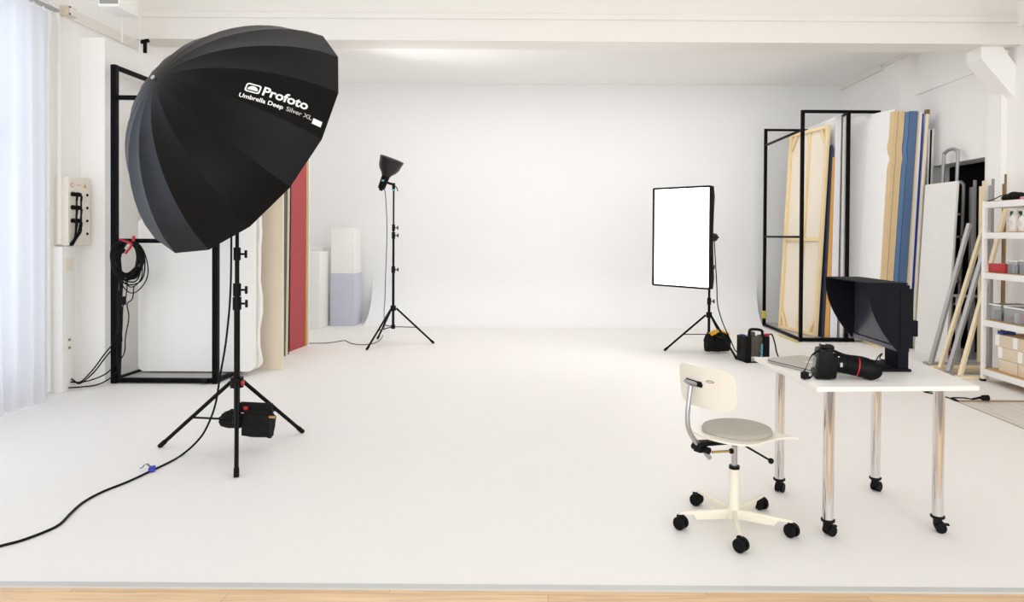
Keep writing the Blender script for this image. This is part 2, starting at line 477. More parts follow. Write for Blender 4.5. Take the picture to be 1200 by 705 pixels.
MB().bb(LWX, TRX, py0, py1, zp0 + .005, zp1, bev=.008).build('panel_case', PLY, t)
pz = zp1 - zp0; pw = py1 - py0
def pp(u, w, dx=0): return V((TRX + dx, py0 + pw * u, zp1 - pz * w))
MB().bb(TRX, TRX + .003, py0 + pw * .06, py1 - pw * .05, zp1 - pz * .045, zp1 - pz * .035).build('seam', BEAMM, t)
MB().cyl(pp(.17, .12, .0), pp(.17, .12, .003), .022, n=20).build('red_sticker', mat('pink_print', (214, 140, 150), .6), t)
MB().cyl(pp(.17, .12, .003), pp(.17, .12, .004), .014, n=20).build('sticker_core', PLY, t)
MB().prism([pp(.66, .145), pp(.82, .145), pp(.74, .09)], (.003, 0, 0)).build('warning_sticker', ORANGE, t)
MB().bb(TRX, TRX + .002, py0 + pw * .36, py0 + pw * .56, zp1 - pz * .118, zp1 - pz * .112).build('printed_line', GREYB, t)
for k in range(4):
    w = .25 + .19 * k
    s = MB().cyl(pp(.76, w), pp(.76, w, .012), .016, n=14).build('switch', BEAMM, t)
    MB().box(pp(.76, w, .018), (.018, .012, .022), bev=.003).build('switch_lever', BLACK, s)
plug_pts = []
for k in range(3):
    for u in (.16, .36):
        w = .25 + .19 * k
        p = pp(u, w)
        pl = thing('power_plug', 'black plug in the %s row of the socket panel, %s' % (('top', 'middle', 'bottom')[k], 'next to the panel edge' if u < .2 else 'next to the switches'), 'plug', p, 'plugs in the socket panel')
        MB().cyl(p + V((.002, 0, 0)), p + V((.035, 0, -.004)), .021, .019, n=14).build('plug_body', BLACK, pl)
        MB().tube([p + V((.03, 0, -.005)), p + V((.045, 0, -.02)), p + V((.042, 0, -.06))], .009).build('strain_relief', RUB, pl)
        plug_pts.append(p + V((.042, 0, -.06)))
for i, p in enumerate(plug_pts):
    q = V((TRX - .02 + .006 * i, py0 + .02 + .008 * (i % 3), zt + .005))
    m = V((TRX + .045, p.y - .01, (p.z + q.z) / 2 + .04)); m2 = V((TRX + .035, (p.y + 2 * q.y) / 3, q.z + .07))
    tag(MB().tube([p, m, m2, q], .007, 6).build('power_cable', CABLE),
        'black cable from the %s row plug %s of the socket panel' % (('top', 'middle', 'bottom')[i // 2], 'near the edge' if i % 2 == 0 else 'near the switches'), 'cable', 'cables dropping into the trunking')

# hanging speaker boxes
def speaker(px0, px1, px2, pyb, Yf, label, right=False):
    p0 = AY(px0, pyb, Yf); p1 = AY(px1, pyb, Yf)
    x0, x1 = p0.x, p1.x; zb = p1.z; Yb = Yf + .26; zt_ = zb + .40
    t = thing('ceiling_speaker', label, 'speaker', ((x0 + x1) / 2, Yf, zb))
    MB().bb(x0, x1, Yf, Yb, zb, zt_, bev=.006).build('cabinet', WHITE, t)
    MB().bb(x0 + .015, x1 - .012, Yf - .006, Yf + .002, zb + .03, zt_ - .03).build('grille', GRILL, t)
    MB().bb(x0 + .005, x1 - .003, Yf - .01, Yf - .001, zb + .004, zb + .025, bev=.003).build('front_lip', WHITE, t)
    b = MB(); b.bar(((x0 + x1) / 2, (Yf + Yb) / 2, zt_ - .01), ((x0 + x1) / 2, (Yf + Yb) / 2, CZ), .05)
    b.build('bracket', WHITE, t)
    return x0, x1, zb
speaker(115, 140, 162, 8.5, 5.6, 'white box loudspeaker with grey grille hanging above the wall ledge')
sp = AY(1192, 32, 6.5)
t = thing('ceiling_speaker', 'white hanging box whose corner shows in front of the ceiling beam end above the shelving', 'speaker', (sp.x + .1, 6.2, sp.z))
MB().bb(sp.x, sp.x + .22, 6.2, 6.5, sp.z, sp.z + .42, bev=.006).build('cabinet', WHITE, t)
MB().bb(sp.x + .015, sp.x + .2, 6.194, 6.202, sp.z + .03, sp.z + .39).build('grille', GRILL, t)
MB().bar((sp.x + .11, 6.35, sp.z + .41), (sp.x + .11, 6.35, CZ), .05).build('bracket', WHITE, t)
for (px, pyb, Y, lb) in ((143, 50, 6.3, 'thin white hanging cord dropping in front of the wall ledge'), (164, 63, 6.75, 'thin white hanging cord closer to the beam end')):
    p = AY(px, pyb, Y)
    tag(MB().cyl((p.x, p.y, p.z), (p.x, p.y, CZ), .004, n=6).build('hanging_cord', WHITE), lb, 'cord')
h = AY(170, 62, 7.1)
t = thing('wall_hook', 'black metal hook bracket under the beam end above the partition', 'hook', h)
MB().bar(h, h + V((0, 0, .12)), .022, .03).build('hook_arm', BLACKM, t)
MB().bar(h + V((-.05, 0, .11)), h + V((.04, 0, .13)), .03, .03).build('hook_plate', BLACKM, t)

# ================================================================== LEFT RACK with slabs and boards
RKY = FL(135, 448.5).y; RX0 = AY(134.5, 300, RKY).x; RX1 = AY(253, 350, RKY).x
RZ = AY(134, 76, RKY).z; RKD = .62
t = thing('board_rack', 'tall black steel board rack with a cable coil, beside the partition', 'rack', ((RX0 + RX1) / 2, RKY + .5, 0))
W = .05
for x in (RX0, RX1):
    for y in (RKY, RKY + RKD): MB().bb(x - W / 2, x + W / 2, y - W / 2, y + W / 2, 0, RZ, bev=.003).build('post', FRAMEM, t)
def rb(p0, p1, w=.04):
    MB().bar(p0, p1, w, bev=.003).build('rail', FRAMEM, t)
zm = AY(160, 114.5, RKY).z; zh = AY(165, 282, RKY).z
for z in (.03, zh, zm): rb((RX0 + W / 2, RKY, z), (RX1 - W / 2, RKY, z))
for x in (RX0, RX1):
    rb((x, RKY + W / 2, RZ - .02), (x, RKY + RKD - W / 2, RZ - .02)); rb((x, RKY + W / 2, .03), (x, RKY + RKD - W / 2, .03))
rb((RX0 + W / 2, RKY + RKD, RZ - .02), (RX1 - W / 2, RKY + RKD, RZ - .02)); rb((RX0 + W / 2, RKY + RKD, .03), (RX1 - W / 2, RKY + RKD, .03))
MB().bb(RX0 + .025, RX1 - .025, RKY + .025, RKY + RKD - .025, .022, .035).build('base_plate', mat('grey_base', (176, 174, 172), .6), t)
MB().cyl((RX1 - .12, RKY - .03, .03), (RX1 - .06, RKY - .03, .03), .02, n=10).build('foot_clamp', BLACKM, t)

def slab(name, label, cat, x0, x1, y0, y1, z0, z1, m, r=.06, group=None, notch=None, seed=0):
    rnd = random.Random(seed); pts = []
    def arc(cx, cz, a0):
        for k in range(5):
            a = a0 + PI / 2 * k / 4; pts.append((cx + r * math.cos(a), y0, cz + r * math.sin(a)))
    arc(x0 + r, z0 + r, PI); arc(x1 - r, z0 + r, 1.5 * PI)
    if notch:
        for k in range(14):
            z = z0 + r + (z1 - z0 - 2 * r) * (k + 1) / 15; pts.append((x1 - rnd.random() * notch, y0, z))
    arc(x1 - r, z1 - r, 0); arc(x0 + r, z1 - r, PI / 2)
    if notch:
        zz = AY(158, 254, y0).z
        pts.extend([(x0, y0, zz + .05), (x0 + .03, y0, zz + .02), (x0 + .03, y0, zz - .02), (x0, y0, zz - .05)])
    o = MB().prism(pts, (0, y1 - y0, 0)).build(name, m)
    return tag(o, label, cat, group)
sx0 = RX0 + .035
s1 = AY(297, 380, RKY + .30).x; s2 = AY(306, 380, RKY + .42).x
slab('foam_slab', 'big white foam slab with rounded corners, frontmost in the black rack', 'foam board', sx0, s1, RKY + .30, RKY + .37, .052, 2.55, POLY, .06, 'foam slabs in the rack', .004, 1)
slab('foam_slab', 'white foam slab with chipped edge peeking out right behind the front slab', 'foam board', sx0 + .04, s2, RKY + .41, RKY + .47, .052, 2.62, POLY, .08, 'foam slabs in the rack', .03, 2)
def board(name, label, m, px0, px1, pyb, z1, thick=.03, extra=.0, grp='boards beside the rack', cat='board', y=None, x0=None, top=0):
    Y = y or FL((px0 + px1) / 2, pyb).y
    a = x0 if x0 is not None else AY(px0, 350, Y).x; c_ = AY(px1, 350, Y).x
    o = MB().bb(a, c_, Y, Y + thick, 0, z1, bev=.003).build(name, m, smooth=False)
    return tag(o, label, cat, grp)
board('beige_board', 'wide beige board standing upright behind the foam slabs', BEIGE, 300, 331, 431, 2.7, .04, x0=RX1 + .06, y=RKY + RKD + .06)
def eboard(name, label, m, px0, px1, pyb, ylen, z1, lean=.0):
    Y = FL((px0 + px1) / 2, pyb).y; a = AY(px0, 350, Y).x; c_ = AY(px1, 350, Y).x
    o = MB().prism([(a, Y, 0), (c_, Y, 0), (c_ + lean, Y, z1), (a + lean, Y, z1)], (-.45 * ylen, ylen, 0), bev=.002).build(name, m, smooth=False)
    return tag(o, label, 'board', 'boards beside the rack')
eboard('grey_board', 'narrow grey board edge between the beige board and the red board', GREYB, 330.5, 334, 417, .9, 2.6, .03)
eboard('cream_board', 'thin cream white board next to the grey board edge', mat('cream_board', (240, 236, 214), .7), 334.6, 337.4, 417, .2, 2.6, .03)
eboard('gap_shade_strip', 'thin dark strip for the shaded gap beside the red board', BLACK, 337.5, 338.8, 415, .1, 2.55, .03)  # black strip stands in for the shade in the gap between boards
r0 = FL(339.5, 412); r1 = FL(356.5, 405.5)
b = MB(); d = (r1 - r0)
b.prism([r0, r1, r1 + V((.02, 0, 2.8)), r0 + V((.02, 0, 2.8))], (-.025, .004, 0), bev=.002)
tag(b.build('red_board', REDB, smooth=False), 'tall dull red board standing beside the rack', 'board', 'boards beside the rack')
q = r1 + V((.004, .02, 0))
tag(MB().bb(q.x - .028, q.x + .012, q.y, q.y + .03, 0, 2.7).build('orange_board', WOODO, smooth=False), 'thin orange-edged board right behind the red board', 'board', 'boards beside the rack')
q = FL(361.5, 404)
tag(MB().bb(q.x - .12, q.x, q.y, q.y + .03, 0, 2.75).build('white_board', POLY, smooth=False), 'narrow white board at the far end of the row, behind the red board', 'board', 'boards beside the rack')

# cable coil clipped to rack post
cc = AY(152, 303, RKY - .07); 
t = thing('cable_coil', 'coil of black cables hung on the black rack post', 'cable coil', cc + V((0, 0, -.3)))
rnd = random.Random(3)
loops = [(.125, .165, .013), (.118, .158, .012), (.13, .17, .012), (.11, .15, .012), (.122, .162, .011), (.115, .172, .009), (.105, .19, .006), (.135, .2, .006), (.10, .215, .005), (.14, .24, .005)]
for k, (rx, rz_, r) in enumerate(loops):
    pts = []; ox, oz = rnd.uniform(-.012, .012), rnd.uniform(-.01, .01) - (rz_ - .16)
    for i in range(25):
        a = 2 * PI * i / 24
        pts.append(cc + V((ox + rx * math.sin(a) + .006 * math.sin(3 * a + k), -.045 + .012 * k - .02 + .012 * math.sin(a * 2 + k), oz + rz_ * math.cos(a) + .006 * math.cos(4 * a + k))))
    MB().tube(pts, r, 6, 2).build('loop', CABLE, t)
# loose ends hanging down the post
for k, (px, py0_, py1_) in enumerate(((141, 320, 445), (143, 330, 400), (139, 340, 420))):
    a = AY(px, py0_, RKY - .05); c_ = AY(px - 1, py1_, RKY - .05)
    MB().tube([a, (a + c_) / 2 + V((.01 * (-1) ** k, 0, 0)), c_], .011, 6).build('hanging_end', CABLE, t)
for px, py in ((144, 352), (138, 395)):
    p = AY(px, py, RKY - .05)
    MB().box(p, (.05, .03, .08), bev=.008).build('strap', BLACK, t)
p0 = AY(141, 281, RKY - .14)
t = thing('spring_clamp', 'red spring clamp holding the cable coil on the rack', 'clamp', p0)
MB().tube([AY(140, 281, RKY - .13), AY(148, 283, RKY - .15), AY(154, 287, RKY - .15), AY(147, 297, RKY - .15)], .011, 8, 3).build('clamp_arm', REDP, t)
MB().bar(AY(157, 276, RKY - .12), AY(156, 283, RKY - .12), .02, .02, bev=.004).build('clamp_tip', REDP, t)
MB().cyl(AY(143, 296, RKY - .14), AY(146, 292, RKY - .14), .013, n=10).build('clamp_pad', BLACK, t)
# cables from coil down and to the trunking
base = V((TRX + .01, try1 - .03, .03))
def cb(label, pts, r=.006, m=CABLE, grp=None, s=6, name='cable'):
    return tag(MB().tube(pts, r, 8, s).build(name, m), label, 'cable', grp)
g = 'cables running from the rack post to the trunking'
def bz(px, py, off): return AY(px, py, RKY - .06 - off)
cb('highest black cable slanting from the rack post down to the trunking', [AY(139, 395, RKY - .06), AY(123, 414, RKY - .1), AY(108, 434, RKY - .15), AY(93, 448, RKY - .22), V((TRX + .012, TRY + .1, .10))], grp=g)
cb('second black cable just under the highest one from rack post to trunking', [AY(139, 401, RKY - .07), AY(124, 418, RKY - .12), AY(110, 436, RKY - .16), AY(94, 449, RKY - .23), V((TRX + .012, TRY + .12, .085))], grp=g)
cb('black cable sagging from the middle of the rack post to the trunking foot', [AY(138, 424, RKY - .06), AY(125, 437, RKY - .12), AY(110, 444, RKY - .18), AY(96, 447.5, RKY - .22), V((TRX + .012, TRY + .09, .075))], grp=g)
cb('lowest black cable lying near the floor from rack post to trunking', [AY(138, 435, RKY - .06), AY(126, 445, RKY - .1), AY(112, 451, RKY - .2), AY(96, 453, RKY - .25), V((TRX + .012, TRY + .06, .03))], grp=g)
cb('thin black cable hanging from the coil behind the rack post', [AY(157, 335, RKY - .05), AY(155, 350, RKY - .05), AY(149, 356, RKY - .05), AY(151, 372, RKY - .045), AY(147, 395, RKY - .045), AY(146, 412, RKY - .045), AY(139.5, 424, RKY - .05)], .005, grp='cables from the coil')
cb('thin dark cable hanging straight from the coil along the rack post', [AY(150, 320, RKY - .06), AY(148, 345, RKY - .06), AY(144, 360, RKY - .06), AY(143, 385, RKY - .06), AY(141, 400, RKY - .055)], .005, grp='cables from the coil')

# ================================================================== PLINTHS at the back
def plinth(name, label, m, x0, x1, y0, y1, z0, z1):
    return tag(MB().bb(x0, x1, y0, y1, z0, z1, bev=.005).build(name, m), label, 'plinth', 'plinths in the back corner')
Y = 10.42; x0, x1 = AY(387, 350, Y).x, AY(415.5, 350, Y).x; zt1 = AY(400, 320.5, Y).z; zt2 = AY(400, 267, Y).z
plinth('display_plinth', 'pale lavender grey plinth standing on the floor in the back corner', LAV, x0, x1, Y, Y + .42, 0, zt1)
plinth('display_plinth', 'white plinth stacked on top of the lavender grey one', POLY, x0 + .005, x1 - .01, Y + .005, Y + .40, zt1 + .001, zt2)
Y = FL(374.5, 385.5).y; x1 = AY(374.5, 350, Y).x; Ye = min(AX(384.5, 350, x1).y, 10.6)
plinth('display_plinth', 'tall white plinth between the red board and the lavender plinth', POLY, x1 - .32, x1, Y, Ye, 0, AY(370, 295, Y).z)
plinth('display_plinth', 'white plinth hardly taller, standing behind the tall white one', POLY, AY(378, 350, 10.62).x - .35, AY(378, 350, 10.62).x, 10.62, 10.98, 0, AY(372, 289.5, 10.62).z)

# ================================================================== LIGHT STANDS
def light_stand(label, c, feet, hubz, colz, secs, topz, grp='light stands', hub_r=.035, brace_t=.55):
    """c: centre on the floor; secs: (z, radius) from the bottom up"""
    t = thing('light_stand', label, 'light stand', c, grp)
    c = V(c)
    z0 = colz
    for (z1, r) in secs:
        MB().cyl(c + V((0, 0, z0)), c + V((0, 0, z1)), r, n=14).build('column', BLACKM, t)
        if z1 < topz - .01:
            k = MB().cyl(c + V((0, 0, z1 - .07)), c + V((0, 0, z1 + .012)), r + .008, n=14).build('collar', BLACK, t)
            kb = MB().cyl(c + V((r, 0, z1 - .03)), c + V((r + .035, 0, z1 - .03)), .007, n=8); kb.box(c + V((r + .042, 0, z1 - .03)), (.016, .012, .05), bev=.004)
            kb.build('wing_knob', BLACK, k)
        z0 = z1
    MB().cyl(c + V((0, 0, topz - .002)), c + V((0, 0, topz + .03)), .009, n=10).build('spigot', STEEL, t)
    hb = MB().cyl(c + V((0, 0, hubz - .03)), c + V((0, 0, hubz + .035)), hub_r, n=16)
    hb.build('leg_hub', BLACK, t)
    MB().cyl(c + V((0, 0, colz - .01)), c + V((0, 0, colz + .04)), .026, n=14).build('brace_hub', BLACK, t)
    for f in feet:
        f = V(f); d = (f - c); d.z = 0; n = d.normalized()
        top = c + n * (hub_r + .004) + V((0, 0, hubz)); ft = V((f.x, f.y, .012))
        L = MB().cyl(top, ft, .0125, .0125, n=10).build('leg', BLACKM, t)
        MB().cyl(ft + (top - ft).normalized() * .045, ft - (top - ft).normalized() * .008, .0155, n=10).build('rubber_foot', RUB, L)
        mid = top + (ft - top) * brace_t
        MB().bar(c + n * .02 + V((0, 0, colz + .015)), mid, .022, .008).build('brace', BLACKM, t)
    return t
# stand 1 under the big umbrella
feet1 = [FL(188, 524), FL(354, 507), FL(277, 559)]
c1 = (feet1[0] + feet1[1] + feet1[2]) / 3
c1 = FL(277.5, 2 * 0 + 529); 
h1 = AY(277, 448, c1.y).z; 
def z_at(px, py, Y): return AY(px, py, Y).z
UMBTOP = z_at(277, 150, c1.y)
light_stand('black light stand carrying the huge open umbrella', c1, feet1, h1, z_at(277, 494, c1.y),
            [(z_at(277, 350, c1.y), .0185), (z_at(277, 334, c1.y), .0165), (z_at(277, 292, c1.y), .014), (UMBTOP, .0115)], UMBTOP, hub_r=.04)
# pole top stickers
q = c1 + V((0, -.0195, 0))
o = MB().bb(c1.x - .004, c1.x + .004, c1.y - .0205, c1.y - .0185, z_at(277, 471, c1.y), z_at(277, 457, c1.y)).build('white_sticker', PRINT, None)
o.parent = [x for x in COL.objects if x.name.startswith('light_stand')][0]; o.matrix_parent_inverse = Matrix.Translation(-o.parent.location); o['label'] = 'white sticker'

# ---- the umbrella
Pc = AY(281, 159, c1.y - .02)
ra = ray(183, 93); vr = (Pc - CP).normalized()
best = None
for k in range(400):
    t_ = 3.0 + k * .006
    Pa = CP + ra * t_
    ang = math.degrees((Pc - Pa).angle(vr)); dd = (Pc - Pa).length
    e = abs(ang - 64.0)
    if Pa.y < Pc.y and (best is None or e < best[0]): best = (e, Pa.copy(), dd, ang)
Pa = best[1]; AXS = (Pc - Pa).normalized(); UL = (Pc - Pa).length; UR = .83
print('umbrella depth %.3f angle %.1f' % (UL, best[3]), Pa, Pc)
# basis: ux = across in image (perp, up right), uy = towards the viewer
uy = (-(vr) - AXS * (-vr).dot(AXS)).normalized(); ux = AXS.cross(uy).normalized()
if ux.z < 0: ux = -ux
PH = math.radians(17.0)
def prof(t):      # t radius fraction -> axial distance
    return UL * (.55 * t * t + .45 * (1 - math.sqrt(max(0, 1 - (t * .985) ** 2))) / (1 - math.sqrt(1 - .985 ** 2)))
def upt(t, k, off=0.0):
    """k counts ribs (real); fabric hangs straight, a little slack, between ribs"""
    k0 = math.floor(k + 1e-9); f = k - k0
    def rp(kk):
        a = PH + kk * PI / 8
        return Pa + AXS * prof(t) + (ux * math.sin(a) + uy * math.cos(a)) * UR * t
    p = rp(k0).lerp(rp(k0 + 1), f) if f > 1e-6 else rp(k0)
    ax = Pa + AXS * prof(t)
    sag = 4 * f * (1 - f) * .018 * math.sin(PI * min(1, t * 1.0)) * t
    p = p + (ax - p).normalized() * sag if t > .01 else p
    if off:
        n = None
        e = .004
        k1, k2 = k + .02, k - .02
        pa, pb_ = upt(min(1, t + e), k), upt(t - e, k); pc_, pd = upt(t, k1), upt(t, k2)
        n = (pa - pb_).cross(pc_ - pd).normalized()
        if n.dot(p - (Pa + AXS * UL * .8)) < 0: n = -n
        p = p + n * off
    return p
um = thing('photo_umbrella', 'huge deep black umbrella with white lettering on the light stand', 'umbrella', Pc)
TS = [.012, .05, .1, .17, .25, .33, .41, .5, .58, .66, .74, .81, .88, .94, 1.0]
SUB = 4
for nm, m_, off in (('canopy', FAB, 0), ('silver_lining', SILVERF, -.004)):
    b = MB(); rows = []
    for tt in TS:
        rows.append([b.bm.verts.new(upt(tt, i / SUB) + (AXS * .004 if off else V((0, 0, 0)))) for i in range(16 * SUB)])
    if off:
        for r_, tt in zip(rows, TS):
            for v in r_:
                ax = Pa + AXS * (v.co - Pa).dot(AXS); v.co += (ax - v.co).normalized() * min(.006, .3 * (ax - v.co).length)
    for A, B in zip(rows, rows[1:]):
        for i in range(16 * SUB):
            j = (i + 1) % (16 * SUB); b.bm.faces.new((A[i], A[j], B[j], B[i]))
    b.bm.faces.new(rows[0])
    o = b.build(nm, m_, um, angle=180, recalc=True)
    if nm == 'canopy':
        # crease along each rib seam
        me = o.data; bm = bmesh.new(); bm.from_mesh(me)
        canopy = o
        bm.verts.ensure_lookup_table()
        n_ = 16 * SUB
        for e in bm.edges:
            a_, c_ = e.verts[0].index, e.verts[1].index
            if a_ % n_ == c_ % n_ and (a_ % n_) % SUB == 0: e.smooth = False
        bm.to_mesh(me); bm.free()
for k in range(16):
    pts = [upt(tt, k) for tt in (.03, .2, .4, .6, .8, .97)]
    pts = [p + ((Pa + AXS * (p - Pa).dot(AXS)) - p).normalized() * .016 + AXS * .012 for p in pts]
    MB().tube(pts, .004, 6, 4).build('rib', STEEL, um)
    MB().bar(Pa + AXS * (UL * .42), pts[3] , .006).build('stretcher', STEEL, um)
MB().cyl(Pa - AXS * .03, Pa + AXS * (UL + .1), .006, n=10).build('shaft', STEEL, um)
MB().lathe(Pa - AXS * .028, AXS, [(0, .006), (.004, .013), (.014, .014), (.03, .012)], 16).build('ferrule', CHROME, um)
MB().cyl(Pa + AXS * UL * .39, Pa + AXS * UL * .46, .02, n=14).build('runner', BLACK, um)
# lettering mapped onto one panel: s along meridian, w across
def arc_table():
    out = [(0, 0.012)]; L = 0; prev = upt(.012, 1.5)
    for i in range(1, 401):
        tt = .012 + .988 * i / 400; p = upt(tt, 1.5); L += (p - prev).length; prev = p; out.append((L, tt))
    return out
ARC = arc_table(); ALEN = ARC[-1][0]
def t_of(s):
    lo, hi = 0, 400
    while hi - lo > 1:
        mid = (lo + hi) // 2
        if ARC[mid][0] < s: lo = mid
        else: hi = mid
    a, b_ = ARC[lo], ARC[hi]
    return a[1] + (b_[1] - a[1]) * (s - a[0]) / max(1e-6, b_[0] - a[0])
PANEL = 0.0      # rib index at the lower side of the lettered panel
def on_panel(s, w, off=.0035):
    tt = min(.998, max(.02, t_of(s))); width = 2 * UR * tt * math.sin(PI / 16)
    return upt(tt, PANEL + .5 + w / width, off)
def panel_text(name, me, s0, w0, m_, scale=1.0):
    b = MB(); b.bm.from_mesh(me); bpy.data.meshes.remove(me)
    bmesh.ops.triangulate(b.bm, faces=b.bm.faces[:])
    bmesh.ops.subdivide_edges(b.bm, edges=[e for e in b.bm.edges if e.calc_length() > .03], cuts=1)
    for v in b.bm.verts: v.co = on_panel(s0 + v.co.x * scale, w0 + v.co.y * scale)
    o = b.build(name, m_, canopy, smooth=False); return o
LET = []

# ================================================================== more stands follow after the letters are placed
def put_letters():
    S0, DW = ALEN * .575, -.036
    panel_text('brand_lettering', text_mesh('Profoto', .080, .026), S0 + .062, DW + .004, PRINT)
    tm = text_mesh('Umbrella Deep', .039, .020); tw = max(v.co.x for v in tm.vertices)
    panel_text('model_lettering', tm, S0 - .048, DW - .046, PRINT)
    panel_text('size_lettering', text_mesh('Silver XL', .039, .010), S0 - .048 + tw + .016, DW - .046, PRINTG)
    # badge: rounded outline and a half dome
    b = MB()
    def rr(x0, x1, y0, y1, r):
        pts = []
        for cx, cy, a0 in ((x1 - r, y1 - r, 0), (x0 + r, y1 - r, PI / 2), (x0 + r, y0 + r, PI), (x1 - r, y0 + r, 1.5 * PI)):
            for k in range(5): pts.append((cx + r * math.cos(a0 + PI / 2 * k / 4), cy + r * math.sin(a0 + PI / 2 * k / 4)))
        return pts
    X0, X1, Y0, Y1 = S0 - .030, S0 + .052, DW + .0, DW + .058
    A = [b.bm.verts.new(on_panel(x, y)) for x, y in rr(X0, X1, Y0, Y1, .014)]
    B = [b.bm.verts.new(on_panel(x, y)) for x, y in rr(X0 + .008, X1 - .008, Y0 + .008, Y1 - .008, .009)]
    for i in range(len(A)):
        j = (i + 1) % len(A); b.bm.faces.new((A[i], A[j], B[j], B[i]))
    cx, cy = (X0 + X1) / 2, Y0 + .016
    pts = [(cx + .028 * math.cos(PI * k / 12), cy + .028 * math.sin(PI * k / 12)) for k in range(13)]
    b.bm.faces.new([b.bm.verts.new(on_panel(x, y)) for x, y in pts])
    b.build('badge', PRINT, canopy, smooth=False, recalc=False)
    s = ALEN * .95
    b = MB(); pts = [(s - .03, -.10), (s + .022, -.10), (s + .022, -.064), (s - .03, -.064)]
    b.bm.faces.new([b.bm.verts.new(on_panel(x, y)) for x, y in pts])
    b.build('size_tag', PRINT, canopy, smooth=False)
put_letters()
# flash head inside the umbrella
hp = c1 + V((0, 0, UMBTOP))
t = thing('flash_head', 'flash head at the pole top inside the big umbrella', 'flash head', hp, 'flash heads')
foot = Pa + AXS * ((hp - Pa).dot(AXS))
hd = hp + V((0, 0, .09))
MB().cyl(hp + V((0, 0, -.03)), hp + V((0, 0, .05)), .02, n=12).build('stand_mount', BLACK, t)
MB().lathe(hd + AXS * .16, -AXS, [(0, .045), (.01, .05), (.26, .052), (.27, .045)], 20).build('head_body', BLACKM, t)
MB().lathe(hd - AXS * .10, -AXS, [(0, .05), (.01, .06), (.05, .062), (.052, .055)], 20).build('front_glass', PRINT, t)
# sandbag on stand 1
def sandbag(label, c, yaw, m2=None, sc=1.0, straps=REDP, tilt=0):
    c = V(c); t = thing('sandbag', label, 'sandbag', c, 'sandbags on the stands')
    M = Matrix.Translation(c) @ Matrix.Rotation(yaw, 4, 'Z') @ Matrix.Rotation(tilt, 4, 'Y')
    def saddle(dx, w, hgt, dep, nm, mm):
        tb = bmesh.new(); bmesh.ops.create_cube(tb, size=1)
        bmesh.ops.subdivide_edges(tb, edges=tb.edges[:], cuts=5, use_grid_fill=True)
        rn = random.Random(int(dx * 1000) + 7)
        for v in tb.verts:
            x, y, z = v.co
            bul = (1 - (2 * z) ** 2 * .45)
            v.co = V((x * w * (1 - .12 * (z > .3)), y * dep * bul, z * hgt + (.012 * math.cos(x * 6) if z > .2 else 0)))
            v.co += V((rn.uniform(-1, 1), rn.uniform(-1, 1), rn.uniform(-1, 1))) * .004
            v.co += V((dx, 0, 0))
        bmesh.ops.transform(tb, matrix=M @ Matrix.Scale(sc, 4), verts=tb.verts)
        b = MB(); b.join(tb); return b.build(nm, mm, t, angle=60)
    return t, M, saddle
sb = AY(303, 494, c1.y + .06)
t, M, saddle = sandbag('black sandbag hanging on the legs of the umbrella stand', sb, -.1, tilt=.06)
saddle(.0, .19, .185, .085, 'bag_half', NYLON)
saddle(-.185, .13, .10, .08, 'bag_half', NYLON)
b = MB(); b.bar(M @ V((-.13, -.0, .085)), M @ V((.09, 0, .095)), .03, .07, bev=.01, up=(0, 0, 1)); b.build('carry_strap', NYLON, t)
b = MB(); b.bar(M @ V((.095, -.05, .055)), M @ V((.135, -.05, .055)), .012, .014, bev=.003); b.build('brass_clip', mat('brass', (190, 160, 90), .35, .9), t)
MB().box(M @ V((-.075, -.03, .09)), (.028, .02, .022), bev=.004).build('red_tab', REDP, t)
b = MB(); b.box((0, 0, 0), (.19, .006, .06), bev=.002, mtx=M @ Matrix.Translation((.0, -.046, .03))); b.build('bag_flap', NYLON, t)
MB().box(c1 + V((.04, -.01, h1 - .0)), (.02, .02, .03), bev=.004).build('leg_lock', REDP, [x for x in COL.objects if x.name == 'light_stand'][0])['label'] = 'red leg lock'

# umbrella cable to the floor and out of the frame
cp = [c1 + V((-.03, -.02, UMBTOP - .1)), c1 + V((-.025, -.03, z_at(277, 320, c1.y))), AY(266, 390, c1.y - .04), AY(258, 440, c1.y - .06), AY(252, 475, c1.y - .07), AY(241, 503, c1.y - .05), AY(229, 519, c1.y - .04)]
fl = [FL(214, 532, .008), FL(200, 540.5, .006), FL(178, 551, .006), FL(150, 564, .006), FL(120, 576, .006), FL(98, 588, .006), FL(84, 600, .006), FL(70, 614, .006), FL(52, 623, .006), FL(25, 633, .006), FL(0, 639.5, .006), FL(-60, 655, .006)]
cp += fl
cb('long black power cable curving over the floor from the umbrella stand', cp, .0065, s=8)
p = FL(178, 550.5, .012)
t = thing('cable_tie', 'blue hook and loop tie around the long floor cable', 'cable tie', p - V((0, 0, .012)))
b = MB(); b.cyl(p + V((-.016, -.006, 0)), p + V((.012, .005, .002)), .015, n=12); b.box(p + V((.004, .002, .014)), (.03, .02, .022), .5, bev=.005); b.build('tie_loop', BLUEP, t)
pts = [p + V((-.01, .005, .012)), p + V((-.03, .012, .03)), p + V((-.055, .02, .026)), p + V((-.07, .025, .006)), p + V((-.085, .028, .004))]
b = MB(); P = [[q + V((0, -.008, 0)), q + V((0, .008, 0))] for q in catmull(pts, 4)]; b.grid(P, .002); b.build('tie_tail', mat('tie_grey', (110, 112, 130), .6), t)

